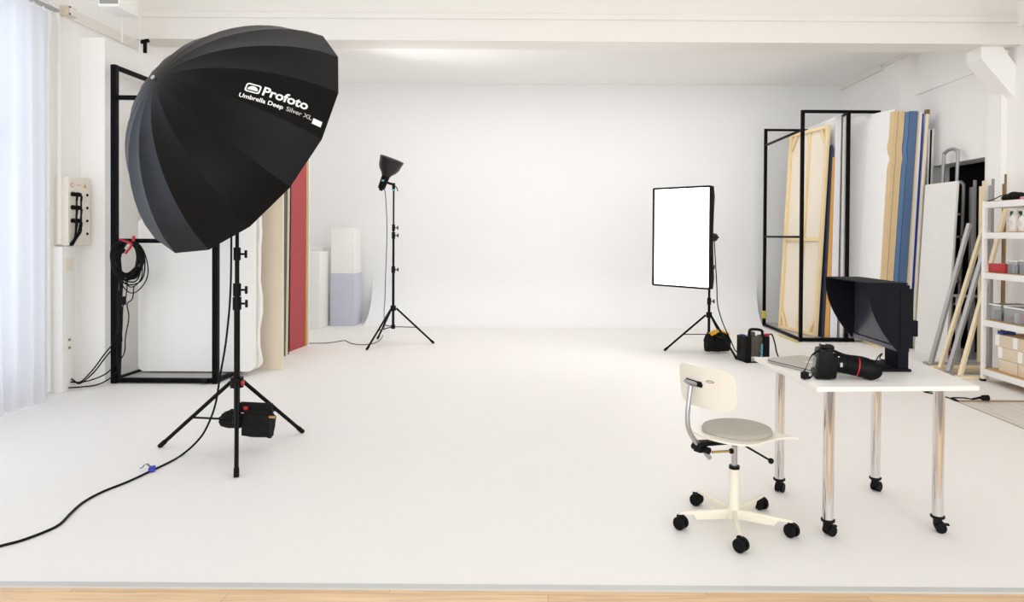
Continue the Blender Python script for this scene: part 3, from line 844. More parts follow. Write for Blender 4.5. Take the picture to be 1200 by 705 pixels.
# ---- stand 2, reflector head
feet2 = [FL(430, 410), FL(508, 402.5)]
m_ = (feet2[0] + feet2[1]) / 2; dv = feet2[1] - feet2[0]; pv = V((-dv.y, dv.x, 0)).normalized()
if pv.y < 0: pv = -pv
feet2.append(m_ + pv * dv.length * .866)
c2 = m_ + pv * dv.length * .2887
z2 = lambda py: AY(459, py, c2.y).z
light_stand('black light stand holding the small dish reflector near the back wall', c2, feet2, z2(361), z2(384), [(z2(313), .0165), (z2(273), .0145), (z2(264), .012), (z2(219), .0105)], z2(219))
top = c2 + V((0, 0, z2(219)))
t = thing('flash_head', 'flash head with black dish reflector tilted upward on the back stand', 'flash head', top, 'flash heads')
RCen = AY(460.5, 187, c2.y - .02); tail = AY(446, 223, c2.y - .03); ax = (RCen - tail); AL = ax.length; ax.normalize()
ax = (ax + V((.0, -.12, 0))).normalized()
RCen = tail + ax * AL
b = MB(); b.lathe(tail + ax * .02, ax, [(0, .035), (.006, .045), (.10, .048), (.19, .052), (.20, .046)], 24); b.build('head_body', BLACKM, t)
MB().cyl(tail, tail + ax * .03, .024, n=14).build('rear_dial', BLACK, t)
RD = .155; RL = AL - .2
b = MB(); b.lathe(tail + ax * .2, ax, [(0, .058), (.02, .066), (.06, .105), (.11, .132), (RL - .02, .15), (RL, RD), (RL + .006, RD), (RL + .006, RD - .006), (RL - .02, .142), (.11, .124), (.06, .096), (.03, .05)], 36); b.build('reflector_dish', mat('dish_black', (38, 38, 42), .35, .3), t)
MB().cyl(tail + ax * .225, tail + ax * .26, .03, n=16).build('flash_tube', PRINT, t)
FLASH_AT, FLASH_DIR = tail + ax * .29, ax.copy()
mp_ = tail + ax * .12
b = MB(); b.bar(mp_, top + V((0, 0, .03)), .03, .03, bev=.005); b.cyl(top + V((0, 0, -.03)), top + V((0, 0, .05)), .02, n=12); b.build('tilt_bracket', BLACK, t)
MB().tube([top + V((.01, -.02, .02)), top + V((.045, -.03, -.01)), top + V((.06, -.03, -.055))], .006, 6, 3).build('tilt_lever', BLACK, t)
MB().cyl(top + V((0, 0, -.045)), top + V((0, 0, -.028)), .0215, n=14).build('blue_band', CYAN, t)
q = mp_ + V((.0, -.049, .01)); MB().box(q, (.03, .006, .022), bev=.002).build('badge', CYAN, t)
cb('thin purple-grey cable dropping from the dish reflector head to the floor', [tail + ax * .06 + V((.03, -.02, -.02)), AY(452, 232, c2.y - .03), AY(453.5, 270, c2.y - .03), AY(452, 320, c2.y - .03), AY(451, 352, c2.y - .05), AY(450, 366, c2.y - .10), FL(450.5, 385, .02), FL(447, 396, .006), FL(438, 402, .005), FL(425, 403.7, .005), FL(412, 402.2, .005), FL(405, 399, .005), FL(398, 399.5, .005), FL(385, 401.5, .005), FL(370, 402, .005), FL(361, 402, .005)], .0055, mat('cable_grey', (84, 76, 88), .5), s=5)

# ---- stand 3, softbox
feet3 = [FL(779, 411), FL(863, 421)]
m_ = (feet3[0] + feet3[1]) / 2; dv = feet3[1] - feet3[0]; pv = V((-dv.y, dv.x, 0)).normalized()
if pv.y < 0: pv = -pv
feet3.append(m_ + pv * dv.length * .866)
c3 = m_ + pv * dv.length * .2887
z3 = lambda py: AY(829, py, c3.y).z
SBZ = z3(277)
light_stand('black light stand under the glowing softbox', c3, feet3, z3(369), z3(393), [(z3(350), .0165), (z3(310), .0145), (SBZ - .07, .012)], SBZ - .07)
# softbox geometry: face corners at real depths
YL, YR = 8.42, 7.83
fTL, fTR, fBR, fBL = AY(765.3, 220.5, YL), AY(832.6, 217.8, YR), AY(832.6, 338.5, YR), AY(765.3, 334, YL)
fc = (fTL + fTR + fBR + fBL) / 4
tx = ((fTR - fTL) + (fBR - fBL)).normalized(); tz = V((0, 0, 1)); tn = tz.cross(tx).normalized()   # tn points back
if tn.y < 0: tn = -tn
w2 = ((fTR - fTL).length + (fBR - fBL).length) / 4; h2 = ((fTL - fBL).length + (fTR - fBR).length) / 4
def sp_(u, v, d): return fc + tx * (u * w2) + tz * (v * h2) + tn * d
t = thing('softbox', 'rectangular softbox with glowing white front and black rim', 'softbox', sp_(0, -1, 0))
b = MB()
rings = []
for d, s in ((0, 1.0), (.06, 1.0), (.07, .99), (.2, .82), (.35, .5), (.5, .22), (.56, .15)):
    n = 8; ring = []
    for (a, c_) in (((-1, -1), (1, -1)), ((1, -1), (1, 1)), ((1, 1), (-1, 1)), ((-1, 1), (-1, -1))):
        for k in range(n):
            f = k / n; u = a[0] + (c_[0] - a[0]) * f; v = a[1] + (c_[1] - a[1]) * f
            pin = 1 - .05 * math.sin(PI * f) * (1 if .06 < d < .4 else .25)
            ring.append(b.bm.verts.new(sp_(u * s * pin, v * s * pin, d)))
    rings.append(ring)
for A, B in zip(rings, rings[1:]):
    for i in range(len(A)):
        j = (i + 1) % len(A); b.bm.faces.new((A[i], A[j], B[j], B[i]))
b.build('softbox_shell', NYLON, t, angle=50)
b = MB(); e = .965; e2 = .975
P = [[sp_(-e + 2 * e * i / 10, -e2 + 2 * e2 * j / 12, .012 + .012 * math.sin(PI * i / 10) * math.sin(PI * j / 12)) for i in range(11)] for j in range(13)]
b.grid(P)
GLOW = bpy.data.materials.new('softbox_diffuser'); GLOW.use_nodes = True
gb = GLOW.node_tree.nodes['Principled BSDF']; gb.inputs['Base Color'].default_value = (.9, .9, .9, 1); gb.inputs['Emission Color'].default_value = (1, .985, .96, 1); gb.inputs['Emission Strength'].default_value = 3.6
b.build('front_diffuser', GLOW, t)
b = MB()
for (a, c_) in (((-1, -1), (1, -1)), ((1, -1), (1, 1)), ((1, 1), (-1, 1)), ((-1, 1), (-1, -1))):
    b.bar(sp_(a[0] * .985, a[1] * .99, -.002), sp_(c_[0] * .985, c_[1] * .99, -.002), .03, .022, bev=.005)
b.build('rim', NYLON, t)
hb = sp_(0, 0, .56)
t = thing('flash_head', 'flash head sticking out behind the softbox', 'flash head', hb, 'flash heads')
MB().lathe(hb - tn * .0, tn, [(0, .075), (.03, .075), (.035, .052), (.17, .052), (.18, .045), (.2, .03), (.215, .022)], 20).build('head_body', BLACKM, t)
MB().cyl(hb + tn * .215, hb + tn * .25, .014, n=10).build('rear_dial', BLACK, t)
st = c3 + V((0, 0, SBZ - .07))
b = MB(); b.bar(hb + tn * .08 + V((0, 0, -.03)), st + V((0, 0, .03)), .035, .035, bev=.004); b.cyl(st + V((0, 0, -.03)), st + V((0, 0, .05)), .02, n=12); b.build('tilt_bracket', BLACK, t)
# yellow and black sandbag
sb = AY(842, 401, c3.y - .03)
t, M, saddle = sandbag('black and yellow sandbag slung over the softbox stand', sb + V((0, 0, .0)), .3, sc=1.0)
saddle(.03, .21, .21, .12, 'bag_half', NYLON)
saddle(-.125, .10, .2, .10, 'bag_half', NYLON)
b = MB()
P = [[M @ V((-.13 + .25 * i / 10, -.06 + .1 * j, .105 + .045 * math.sin(PI * i / 10) + .006 * math.sin(i * 2.3))) for i in range(11)] for j in (0, 1)]
b.grid(P, .016); o = b.build('yellow_strap', YEL, t); o['label'] = 'yellow carrying strap'
b = MB(); b.box((0, 0, 0), (.2, .006, .02), bev=.002, mtx=M @ Matrix.Translation((.03, -.062, .02)) @ Matrix.Rotation(.35, 4, 'Y')); b.build('webbing', BLACK, t)
# battery generator
gb0 = FL(870, 424); Yg = gb0.y
gx0 = AY(869, 410, Yg).x; gx1 = AY(880, 410, Yg).x; gx2 = AY(902.5, 400, Yg + .18).x
gz = AY(880, 394, Yg).z
t = thing('battery_generator', 'graphite flash generator with carrying handle standing on the floor behind the table', 'flash generator', (gx1, Yg + .1, 0))
M = Matrix.Translation((gx0 + .02, Yg, 0)) @ Matrix.Rotation(math.radians(14), 4, 'Z')
def gbx(nm, x0, x1, y0, y1, z0, z1, m, bev=.008):
    return MB().box(((x0 + x1) / 2, (y0 + y1) / 2, (z0 + z1) / 2), (x1 - x0, y1 - y0, z1 - z0), bev=bev, mtx=M).build(nm, m, t)
GW = .325
gbx('end_cap', 0, .085, -.03, .15, 0, gz, BLACK)
gbx('end_cap', GW - .07, GW, -.01, .15, .012, gz * .97, BLACK)
gbx('case', .08, GW - .065, .02, .14, .05, gz * .95, SMOKE)
gbx('foot_plate', .0, .16, -.075, -.02, 0, .008, BLACK, .002)
b = MB(); b.tube([M @ V((.12, .09, gz * .94)), M @ V((.13, .09, gz * 1.17)), M @ V((.17, .09, gz * 1.22)), M @ V((.28, .09, gz * 1.16)), M @ V((.29, .09, gz * .96))], .016, 10, 4); b.build('handle', BLACK, t)
MB().box((.155, .09, gz * 1.03), (.05, .07, gz * .2), bev=.008, mtx=M).build('handle_mount', SMOKE, t)
MB().box((.04, .09, gz + .004), (.05, .06, .008), bev=.003, mtx=M).build('blue_display', BLUEP, t)
me = text_mesh('Profoto', .052, .02)
b = MB(); b.bm.from_mesh(me); bpy.data.meshes.remove(me)
bmesh.ops.transform(b.bm, matrix=M @ Matrix.Translation((GW - .075, .0085, .03)) @ Matrix.Rotation(PI / 2, 4, 'X') @ Matrix.Rotation(PI / 2, 4, 'Z'), verts=b.bm.verts)
b.build('side_lettering', CYAN, t, smooth=False)
b = MB(); b.cyl(M @ V((.30, .06, gz * .98)), M @ V((.35, .06, gz * 1.0)), .018, n=12); b.build('red_connector', REDP, t)
b = MB(); b.cyl(M @ V((.33, .1, gz * .9)), M @ V((.36, .1, gz * .9)), .016, n=12); b.build('white_connector', PRINT, t)
e0 = M @ V((.35, .06, gz * 1.0)); 
cb('black charging cable drooping from the generator to the floor by the table', [e0, e0 + V((.04, 0, .0)), AY(908, 402, Yg + .08), AY(910, 412, Yg + .08), FL(914, 421, .008), FL(921, 426, .006)], .008, s=6)
cb('black flash cable hanging from the softbox head down to the generator', [hb + tn * .12 + V((.02, -.02, -.05)), AY(838, 300, 8.35), AY(840, 335, 8.3), AY(841, 357, 8.2), AY(847, 378, 8.1), AY(856, 398, 7.95), AY(862, 411, Yg + .1), M @ V((.0, .08, .12))], .0065, s=6)

# ================================================================== RIGHT RACK and its boards
RRY, RRB = 9.15, 10.75
rx0 = AY(939, 300, RRY).x; rx1 = AY(992.5, 300, RRY).x; rxb = 3.375; rtz = AY(940, 129, RRY).z
rx2 = 4.40
t = thing('board_rack', 'tall black steel board rack holding stretched canvases beside the cove', 'rack', ((rx0 + rx1) / 2, (RRY + RRB) / 2, 0))
def post(x, y): MB().bb(x - .022, x + .022, y - .022, y + .022, 0, rtz, bev=.003).build('post', FRAMEM, t)
def rl(p0, p1, w=.034): MB().bar(p0, p1, w, bev=.003).build('rail', FRAMEM, t)
post(rx0, RRY); post(rx1, RRY); post(rxb, RRB); post(4.3, RRB)
rl((rx0 + .022, RRY, rtz - .018), (rx2, RRY, rtz - .018), .04); rl((rx0 + .022, RRY, .03), (4.08, RRY, .03), .045)
rl((rxb + .022, RRB, rtz - .018), (4.28, RRB, rtz - .018)); rl((rxb + .022, RRB, .03), (4.28, RRB, .03))
for z in (2.84, 1.405, .03): rl((rx0, RRY + .022, z), (rxb, RRB - .022, z), .03)
rl((rx1, RRY + .022, rtz - .018), (4.3, RRB - .022, rtz - .018), .03)
b = MB(); b.prism([(rx0 + .02, RRY + .02, .02), (4.2, RRY + .02, .02), (4.28, RRB - .02, .02), (rxb + .02, RRB - .02, .02)], (0, 0, .028)); b.build('base_plate', mat('grey_base', (150, 148, 146), .5), t)
MB().bb(rxb - .024, rxb + .024, RRB - .024, RRB + .024, .12, .24).build('yellow_tape', YTAPE, t)
# stretched canvas leaning, seen from behind
def leaner(p_bl, p_br, p_tl, p_tr):
    """frame for a leaning panel: origin at bottom far corner; u along bottom, v up"""
    o = V(p_bl); u = V(p_br) - o; v = ((V(p_tl) - o) + (V(p_tr) - V(p_br))) / 2
    return o, u, v
def canvas(name, label, o, u, v, bw=.045, th=.04, mid=True, m=WOODP):
    un, vn = u.normalized(), v.normalized(); n = un.cross(vn).normalized()
    if n.x > 0: n = -n
    W_, H_ = u.length, v.length
    t = thing(name, label, 'canvas', o + u / 2, 'stretched canvases in the rack')
    def q(a, c_, d): return o + un * a + vn * c_ + n * d
    def plank(nm, a0, c0, a1, c1_, w=bw, d0=0, d1=th):
        p0, p1 = q(a0, c0, (d0 + d1) / 2), q(a1, c1_, (d0 + d1) / 2)
        MB().bar(p0, p1, w, abs(d1 - d0), bev=.003, up=n).build(nm, m, t)
    MB().prism([q(0, 0, -.004), q(W_, 0, -.004), q(W_, H_, -.004), q(0, H_, -.004)], n * .004).build('canvas_sheet', CANVAS, t, smooth=False)
    plank('stretcher_bar', bw / 2, 0, bw / 2, H_); plank('stretcher_bar', W_ - bw / 2, 0, W_ - bw / 2, H_)
    plank('stretcher_bar', bw, bw / 2, W_ - bw, bw / 2); plank('stretcher_bar', bw, H_ - bw / 2, W_ - bw, H_ - bw / 2)
    if mid:
        plank('cross_bar', bw, H_ * .46, W_ - bw, H_ * .46, bw * .9, .006, th * .8); plank('cross_bar', W_ * .52, bw, W_ * .52, H_ - bw, bw * .8, .002, th * .7)
    k = .2
    for (a, c_, sa, sc_) in ((bw, bw, 1, 1), (W_ - bw, bw, -1, 1), (bw, H_ - bw, 1, -1), (W_ - bw, H_ - bw, -1, -1)):
        plank('corner_brace', a, c_ + sc_ * k, a + sa * k * .6, c_, .04, th * .4, th * .9)
    return t
zb = .052
p_bl = FL(914, 381, zb); p_bl = AY(914.5, 381, 10.15); p_bl.z = zb
p_br = AY(958, 394, RRY + .1); p_br.z = zb
p_tl = AY(931, 158, 10.1); p_tr = AY(970, 146, RRY + .1)
zt_ = (p_tl.z + p_tr.z) / 2; p_tl.z = p_tr.z = zt_
o_, u_, v_ = leaner(p_bl, p_br, p_tl, p_tr)
canvas('stretched_canvas', 'tall stretched canvas seen from its pine frame side in the rack', o_, u_, v_)
def lean_board(name, label, m, pxb0, pxb1, pxt0, pxt1, pyt, Y, depth, cat='board', grp='boards leaning in the rack', zb=.052, bump=0, pyb=385):
    xb0, xb1 = AY(pxb0, pyb, Y).x, AY(pxb1, pyb, Y).x; xt0, xt1 = AY(pxt0, pyt, Y).x, AY(pxt1, pyt, Y).x; zt_ = AY((pxt0 + pxt1) / 2, pyt, Y).z
    L_, R_ = [], []
    N_ = 1 if not bump else 40
    for k in range(N_ + 1):
        f = k / N_; z = zb + (zt_ - zb) * f
        bu = 0
        if bump:
            q = (zt_ - z)
            bu = bump * (math.exp(-((q - .62) / .05) ** 2)) - bump * .5 * math.exp(-((q - .45) / .07) ** 2)
        L_.append((xb0 + (xt0 - xb0) * f + bu, Y, z)); R_.append((xb1 + (xt1 - xb1) * f + bu, Y, z))
    o = MB().prism(L_ + R_[::-1], (0, depth, 0), bev=0 if bump else .002).build(name, m, smooth=False)
    return tag(o, label, cat, grp)
Yr = RRY + .06
lean_board('dark_board', 'dark blue-black thin panel between two wood-edged panels in the rack', mat('navy_panel', (34, 44, 62), .6), 963, 966, 974, 976.5, 170, Yr, .9)
lean_board('wood_edged_board', 'orange-edged wooden panel leaning in the rack behind the canvas', WOODO, 966.3, 971.5, 975.5, 979, 184, Yr, .9)
lean_board('tall_white_board', 'tall white panel leaning next to the orange-edged panel in the rack', mat('cool_white', (232, 232, 238), .5), 972.5, 981, 980, 986.3, 136, Yr, 1.0)
lean_board('thin_grey_board', 'thin grey-edged panel leaning against the rack post', GREYB, 982, 983.5, 987, 988, 135, Yr, .8)
lean_board('white_strip', 'thin white strip leaning by the rack post', POLY, 984, 988, 988.2, 989.5, 137, Yr, .5)
# big white board passing out of the rack
o_ = AY(984, 330, 9.42); tr_ = AY(1049.5, 127.5, 8.75)
zt_ = tr_.z; yb_r = 8.75
bl = V((AY(980, 385, 9.5).x, 9.5, .085)); br = V((AY(1028, 385, yb_r).x, yb_r, .085)); tlp = V((AY(1000, 135, 9.42).x, 9.5, zt_)); trp = V((tr_.x, yb_r, zt_))
b = MB(); b.prism([bl, br, trp, tlp], (.012, .012, 0)); tag(b.build('white_board', mat('gloss_white', (240, 240, 240), .3), smooth=False), 'large blank white board leaning out of the rack behind the monitor', 'board', 'boards leaning by the rack')
g = 'boards leaning by the rack'
Yt = 8.72
lean_board('tan_board', 'tan board with wavy edge touching the large white board', WOODT, 1028.5, 1034, 1048.3, 1052.6, 130, Yt, .42, grp=g, zb=0, bump=.013)
lean_board('tan_board', 'tan board with wavy edge touching the narrow blue board', WOODT, 1034.5, 1041.5, 1053, 1060.5, 130, Yt + .01, .42, grp=g, zb=0, bump=.013)
lean_board('blue_board', 'narrow blue board between the tan board and the wide blue board', BLUE, 1042, 1047, 1061, 1066, 131, Yt + .02, .42, grp=g, zb=0, bump=.012)
lean_board('blue_board', 'wide dusty blue board leaning against the wall', BLUED, 1047.5, 1058, 1066.5, 1076, 130, Yt + .03, .42, grp=g, zb=0, bump=.012)
lean_board('tan_strip', 'thin tan strip beside the wide blue board', WOODT, 1058.3, 1061, 1076.2, 1078, 134, Yt + .02, .3, grp='thin strips by the blue boards', zb=0)
lean_board('white_strip', 'thin white strip beside the wide blue board', POLY, 1061.5, 1064.5, 1078.5, 1081, 131, Yt, .2, grp='thin strips by the blue boards', zb=0)
lean_board('royal_blue_strip', 'thin royal blue strip between white strips', BLUEP, 1065, 1067, 1081.3, 1083, 133, Yt, .2, grp='thin strips by the blue boards', zb=0)
p0 = FL(1071, 409); p0 = AY(1070, 400, Yt - .05); p0.z = .02; p1 = AY(1086.5, 131, Yt + .02)
t = thing('cardboard_tube', 'long cream tube with a brown end leaning by the blue boards', 'tube', p0, 'thin strips by the blue boards')
MB().cyl(p0, p1, .026, n=14).build('tube_body', mat('cream_tube', (236, 226, 206), .6, var=.08), t)
MB().cyl(p1 - (p1 - p0).normalized() * .03, p1 + (p1 - p0).normalized() * .025, .032, n=14).build('end_cap', mat('brown_cap', (120, 96, 66), .6), t)
lean_board('white_strip', 'white strip with dark edge leaning behind the cream tube', POLY, 1079, 1082, 1088.2, 1090.2, 151, Yt + .1, .2, grp='thin strips by the blue boards', zb=0)
lean_board('black_strip', 'black strip sandwiched between white strips behind the cream tube', BLACK, 1082.2, 1084.2, 1090.4, 1092.4, 152, Yt + .1, .2, grp='thin strips by the blue boards', zb=0)
lean_board('white_strip', 'outermost white strip next to the dark niche', POLY, 1084.4, 1087.5, 1092.6, 1095, 151, Yt + .1, .2, grp='thin strips by the blue boards', zb=0)
# yellow tape on the cove edge
a, c_ = FL(913, 392.5, .002), FL(936, 401.5, .002)
tag(MB().bar(a + V((0, 0, .002)), c_ + V((0, 0, .002)), .05, .003).build('floor_tape', YTAPE, smooth=False), 'strip of yellow tape on the floor in front of the canvas rack', 'tape')

# ================================================================== NICHE: door leaf, ladder, poles
d0 = FL(1071.5, 411); d1 = FL(1108, 421.5)
dt0 = AX(1079, 220, d0.x + .12)
zt_ = 2.06
b = MB(); off = V((.12, .02, 0))
b.prism([d0, d1, d1 + off + V((0, 0, zt_)), d0 + off + V((0, 0, zt_))], (.035, .012, 0), bev=.003)
tag(b.build('door_panel', mat('panel_white', (236, 236, 234), .45), smooth=False), 'plain white door leaf leaning in front of the dark niche', 'panel')
def ladder(label, X, pxl, pxr, pyt, rungs, dx, d0_=0):
    """stands along the wall: rails one behind the other in depth, leaning to the wall"""
    yl, yr = AX(pxl, 250, X).y, AX(pxr, 250, X).y; zt_ = AX((pxl + pxr) / 2, pyt, X).z
    t = thing('ladder', label, 'ladder', V((X - dx, (yl + yr) / 2, 0)), 'ladders in the niche')
    def P_(y, z): return V((X - dx * (1 - z / zt_), y, z))
    ym = (yl + yr) / 2; k_ = .03 if yl > yr else -.03
    pts = [P_(yl, .03), P_(yl, zt_ * .5), P_(yl, zt_ - .14), P_(yl - k_, zt_ - .03), P_(ym, zt_), P_(yr + k_, zt_ - .03), P_(yr, zt_ - .14), P_(yr, zt_ * .5), P_(yr, .03)]
    MB().tube(pts, .02, 10, 5).build('rail', ALU, t)
    for k in range(rungs):
        z = .3 + k * .28
        if z > zt_ - .25: break
        rg = MB().bar(P_(yl, z), P_(yr, z), .03, .025).build('rung', ALU, t)
        b = MB()
        for y in (yl, yr): b.cyl(P_(y, z) - V((.026, 0, 0)), P_(y, z) - V((.012, 0, 0)), .014, n=8)
        b.build('red_plug', REDP, rg)
    for y in (yl, yr): MB().cyl(P_(y, .0), P_(y, .06), .028, n=10).build('ladder_foot', REDP, t)
    return t
ladder('tall aluminium ladder with rounded top in front of the dark niche', 4.86, 1105.5, 1122, 175, 8, .08)
ladder('lower aluminium ladder behind the tall one in the dark niche', 5.12, 1121, 1129.5, 213, 7, .06)
# planks on the floor
ps = [((1083, 427), (1150, 427), .03), ((1092, 431), (1152, 431), .028), ((1101, 435.5), (1153, 435.5), .03), ((1110, 440), (1154, 440), .028), ((1121, 443.5), (1156, 443.5), .03)]
mats_ = [ALU, WOODW, mat('weathered_wood', (196, 178, 150), .7), ALU, WOODW]
nm_ = ['grey metal profile lying at the foot of the ladders, farthest from the table', 'pale wooden batten lying next to the farthest metal profile', 'weathered wooden batten lying in the middle of the floor bundle', 'grey metal profile lying between two battens', 'pale wooden batten lying nearest to the shelving foot']
for k, ((a, c_, th), mm, lb) in enumerate(zip(ps, mats_, nm_)):
    p = FL(*a); q = FL(*c_)
    o = MB().bb(p.x, min(q.x, 4.9), p.y - .035, p.y + .035, 0, th, bev=.003).build(('metal_profile' if mm is ALU else 'wooden_batten'), mm, smooth=False)
    tag(o, lb, 'batten', 'battens lying on the floor')
def pole(name, label, m, a, c_, za, Yt_, w, grp='poles leaning by the niche'):
    p = FL(a[0], a[1], za); q = AY(c_[0], c_[1], Yt_)
    o = MB().bar(p, q, w, w, bev=.002).build(name, m, smooth=False)
    return tag(o, label, 'pole', grp)
YP = 7.75
pole('metal_pole', 'leftmost grey metal pole leaning towards the shelving', ALU, (1090.5, 427), (1136, 262), .031, 7.6, .04)
pole('wooden_pole', 'pale wooden pole leaning next to the first metal pole', WOODW, (1101.5, 431), (1163, 232), .031, 7.45, .036)
pole('metal_pole', 'grey metal pole leaning between the two wooden poles', ALU, (1111.5, 435), (1160, 270), .031, 7.3, .04)
pole('wooden_pole', 'pale wooden pole leaning behind the shelf post', WOODW, (1125, 440), (1179, 245), .031, 7.0, .036)
def upright(name, label, m, px0, px1, pyt, Y, grp='uprights behind the shelving', tip=None):
    a, c_ = AY(px0, 300, Y).x, AY(px1, 300, Y).x; z = AY(px0, pyt, Y).z
    b = MB(); b.bb(a, c_, Y, Y + .05, 0, z, bev=.002)
    if tip: b.bb(a + (c_ - a) * .55, c_, Y, Y + .03, z, z + tip)
    return tag(b.build(name, m, smooth=False), label, 'pole', grp)
upright('metal_upright', 'grey metal profile standing upright before the dark niche', ALU, 1138, 1143.5, 219, 7.9, tip=.08)
upright('wooden_upright', 'pale batten standing upright beside the shelf post', WOODW, 1149.5, 1153.5, 218, 7.62, tip=.06)
upright('metal_upright', 'grey strip standing behind the top of the shelving', ALU, 1160.5, 1164.5, 217, 7.3, tip=.07)
upright('wooden_upright', 'brownish batten standing behind the shelving, next to the bottle', mat('brown_batten', (140, 112, 74), .7, var=.25), 1177.0, 1178.7, 215, 7.2, tip=.1)
a, c_ = AY(1112, 346, 7.72), AY(1172, 348, 7.72)
# crossing bar rests on two upright stubs
b = MB(); b.bar(a, c_, .05, .03, bev=.003)
b.bb(a.x + .1, a.x + .14, 7.72, 7.76, 0, a.z - .01); b.bb(c_.x - .16, c_.x - .12, 7.72, 7.76, 0, c_.z - .01)
tag(b.build('trestle', mat('grey_trestle', (150, 150, 150), .5), smooth=False), 'grey trestle bar crossing behind the leaning poles', 'trestle')

# ================================================================== SHELVING
SP = FL(1149, 452); SX, SYf = AY(1150.5, 300, 6.72).x, 6.72
SXB = min(SX + .42, RWX - .1); SYn = SYf - 1.25
zr = [1.4 - (y - 279.3) * SYf / 800 for y in (237, 272.5, 319, 374, 431)]
t = thing('shelving_unit', 'white metal shelving unit with wooden boards full of boxes', 'shelving', ((SX + SXB) / 2, (SYf + SYn) / 2, 0))
for x in (SX, SXB):
    for y in (SYf, SYn):
        p = MB().bb(x - .002, x + .034, y - .034, y, .02, zr[0] + .012, bev=.003).build('upright_post', WHITEM, t)
        MB().bb(x - .006, x + .038, y - .038, y + .004, 0, .022, bev=.003).build('post_foot', BLACK, p)
for k, z in enumerate(zr):
    MB().bb(SX + .002, SX + .02, SYn, SYf - .03, z - .058, z, bev=.002).build('side_beam', WHITEM, t)
    MB().bb(SXB + .012, SXB + .03, SYn, SYf - .03, z - .058, z, bev=.002).build('side_beam', WHITEM, t)
    MB().bb(SX + .03, SXB, SYf - .03, SYf - .012, z - .058, z, bev=.002).build('end_beam', WHITEM, t)
    MB().bb(SX + .021, SXB + .011, SYn + .03, SYf - .032, z - .012, z + .006).build('shelf_board', MDF, t)
SH = [z + .007 for z in zr]
def on_shelf(px, k, dx): 
    """Y along the shelf for a picture column, dx into the shelf"""
    x = SX + dx; return (px - VPX) and x * 800 / (px - VPX)
def sbox(name, label, cat, m, px0, px1, k, hgt, dx0, dx1, z0=0, grp=None, bev=.004, lid=None):
    y1 = on_shelf(px0, k, dx0); y0 = on_shelf(px1, k, dx0)
    y1 = min(y1, SYf - .04)
    o = MB().bb(SX + dx0, SX + dx1, y0, y1, SH[k] + z0, SH[k] + z0 + hgt, bev=bev).build(name, m)
    tag(o, label, cat, grp); return o, y0, y1
# bottom shelf: cardboard boxes, three rows in two columns
g = 'cardboard boxes on the lowest shelf'
hh = .115
cols = [(1172, 1194), (1195, 1222)]
for ci, (a, c_) in enumerate(cols):
    for ri in range(3):
        a2, c2_ = (a, c_) if ri < 2 else ((1168.5, 1189) if ci == 0 else (1189.5, 1216))
        lb = '%s cardboard box in the stack %s on the lowest shelf' % (('bottom', 'middle', 'top')[ri], ('nearer the shelf post' if ci == 0 else 'at the picture edge'))
        o, y0, y1 = sbox('cardboard_box', lb, 'box', CARD, a2, c2_, 4, hh, .06, .33, z0=ri * (hh + .002), grp=g)
        if ri >= 1:
            f = MB().bb(SX + .056, SX + .0595, y1 - .055, y1 + .002, SH[4] + ri * (hh + .002) + .01, SH[4] + ri * (hh + .002) + hh).build('label_flap', PRINT, o); f['label'] = 'white paper label'
p_y1 = min(on_shelf(1168.5, 4, .06), SYf - .04)
tag(MB().bb(SX + .07, SX + .2, p_y1 - .08, p_y1 - .005, SH[4] + 3 * (hh + .002), SH[4] + 3 * (hh + .002) + .03, bev=.003).build('blue_packet', mat('navy_packet', (40, 70, 140), .5)), 'small dark blue packet on top of the cardboard boxes', 'packet')
# clear bins
def cbin(label, short, px0, px1, k, hgt, dx0, cont, grp):
    y1 = min(on_shelf(px0, k, dx0), SYf - .04); y0 = on_shelf(px1, k, dx0)
    t = thing('storage_bin', label, 'plastic bin', (SX + dx0 + .14, (y0 + y1) / 2, SH[k]), grp)
    x0, x1 = SX + dx0, SX + dx0 + .30; z0, z1 = SH[k] + .001, SH[k] + hgt; w = .004
    b = MB(); s_ = .012
    b.bb(x0 + s_, x1 - s_, y0 + s_, y1 - s_, z0, z0 + w)
    b.bb(x0 + s_ * .5, x0 + s_ * .5 + w, y0 + s_, y1 - s_, z0, z1); b.bb(x1 - w - s_, x1 - s_, y0 + s_, y1 - s_, z0, z1)
    b.bb(x0 + s_, x1 - s_, y0 + s_, y0 + s_ + w, z0, z1); b.bb(x0 + s_, x1 - s_, y1 - s_ - w, y1 - s_, z0, z1)
    b.build('bin_shell', GLASSB, t, smooth=False)
    b = MB()
    b.bb(x0, x0 + .012, y0, y1, z1 - .012, z1); b.bb(x1 - .012, x1, y0, y1, z1 - .012, z1); b.bb(x0, x1, y0, y0 + .012, z1 - .012, z1); b.bb(x0, x1, y1 - .012, y1, z1 - .012, z1)
    b.build('bin_rim', WHITE, t, smooth=False)
    rnd = random.Random(int(px0))
    for i, m in enumerate(cont):
        yy = y0 + .04 + (y1 - y0 - .08) * (i + .5) / len(cont)
        hh_ = hgt * rnd.uniform(.4, .75)
        o = MB().box((x0 + .06, yy, z0 + .004 + hh_ / 2), (.07, (y1 - y0 - .09) / len(cont) * .85, hh_), rnd.uniform(-.2, .2), bev=.012).build('bin_item', m)
        tag(o, '%s bit lying inside %s' % ({'black_plastic': 'black', 'red_plastic': 'red', 'white_print': 'white', 'grey_board': 'grey', 'cyan_print': 'light blue'}[m.name], short), 'small item', 'things in the clear bins')
    return t
gb_ = 'clear plastic bins on the shelving'
cbin('clear bin with grey and black bits beside the shelf post on the fourth shelf', 'the fourth-shelf clear bin beside the shelf post', 1155, 1174.5, 3, .155, .05, [BLACK, GREYB], gb_)
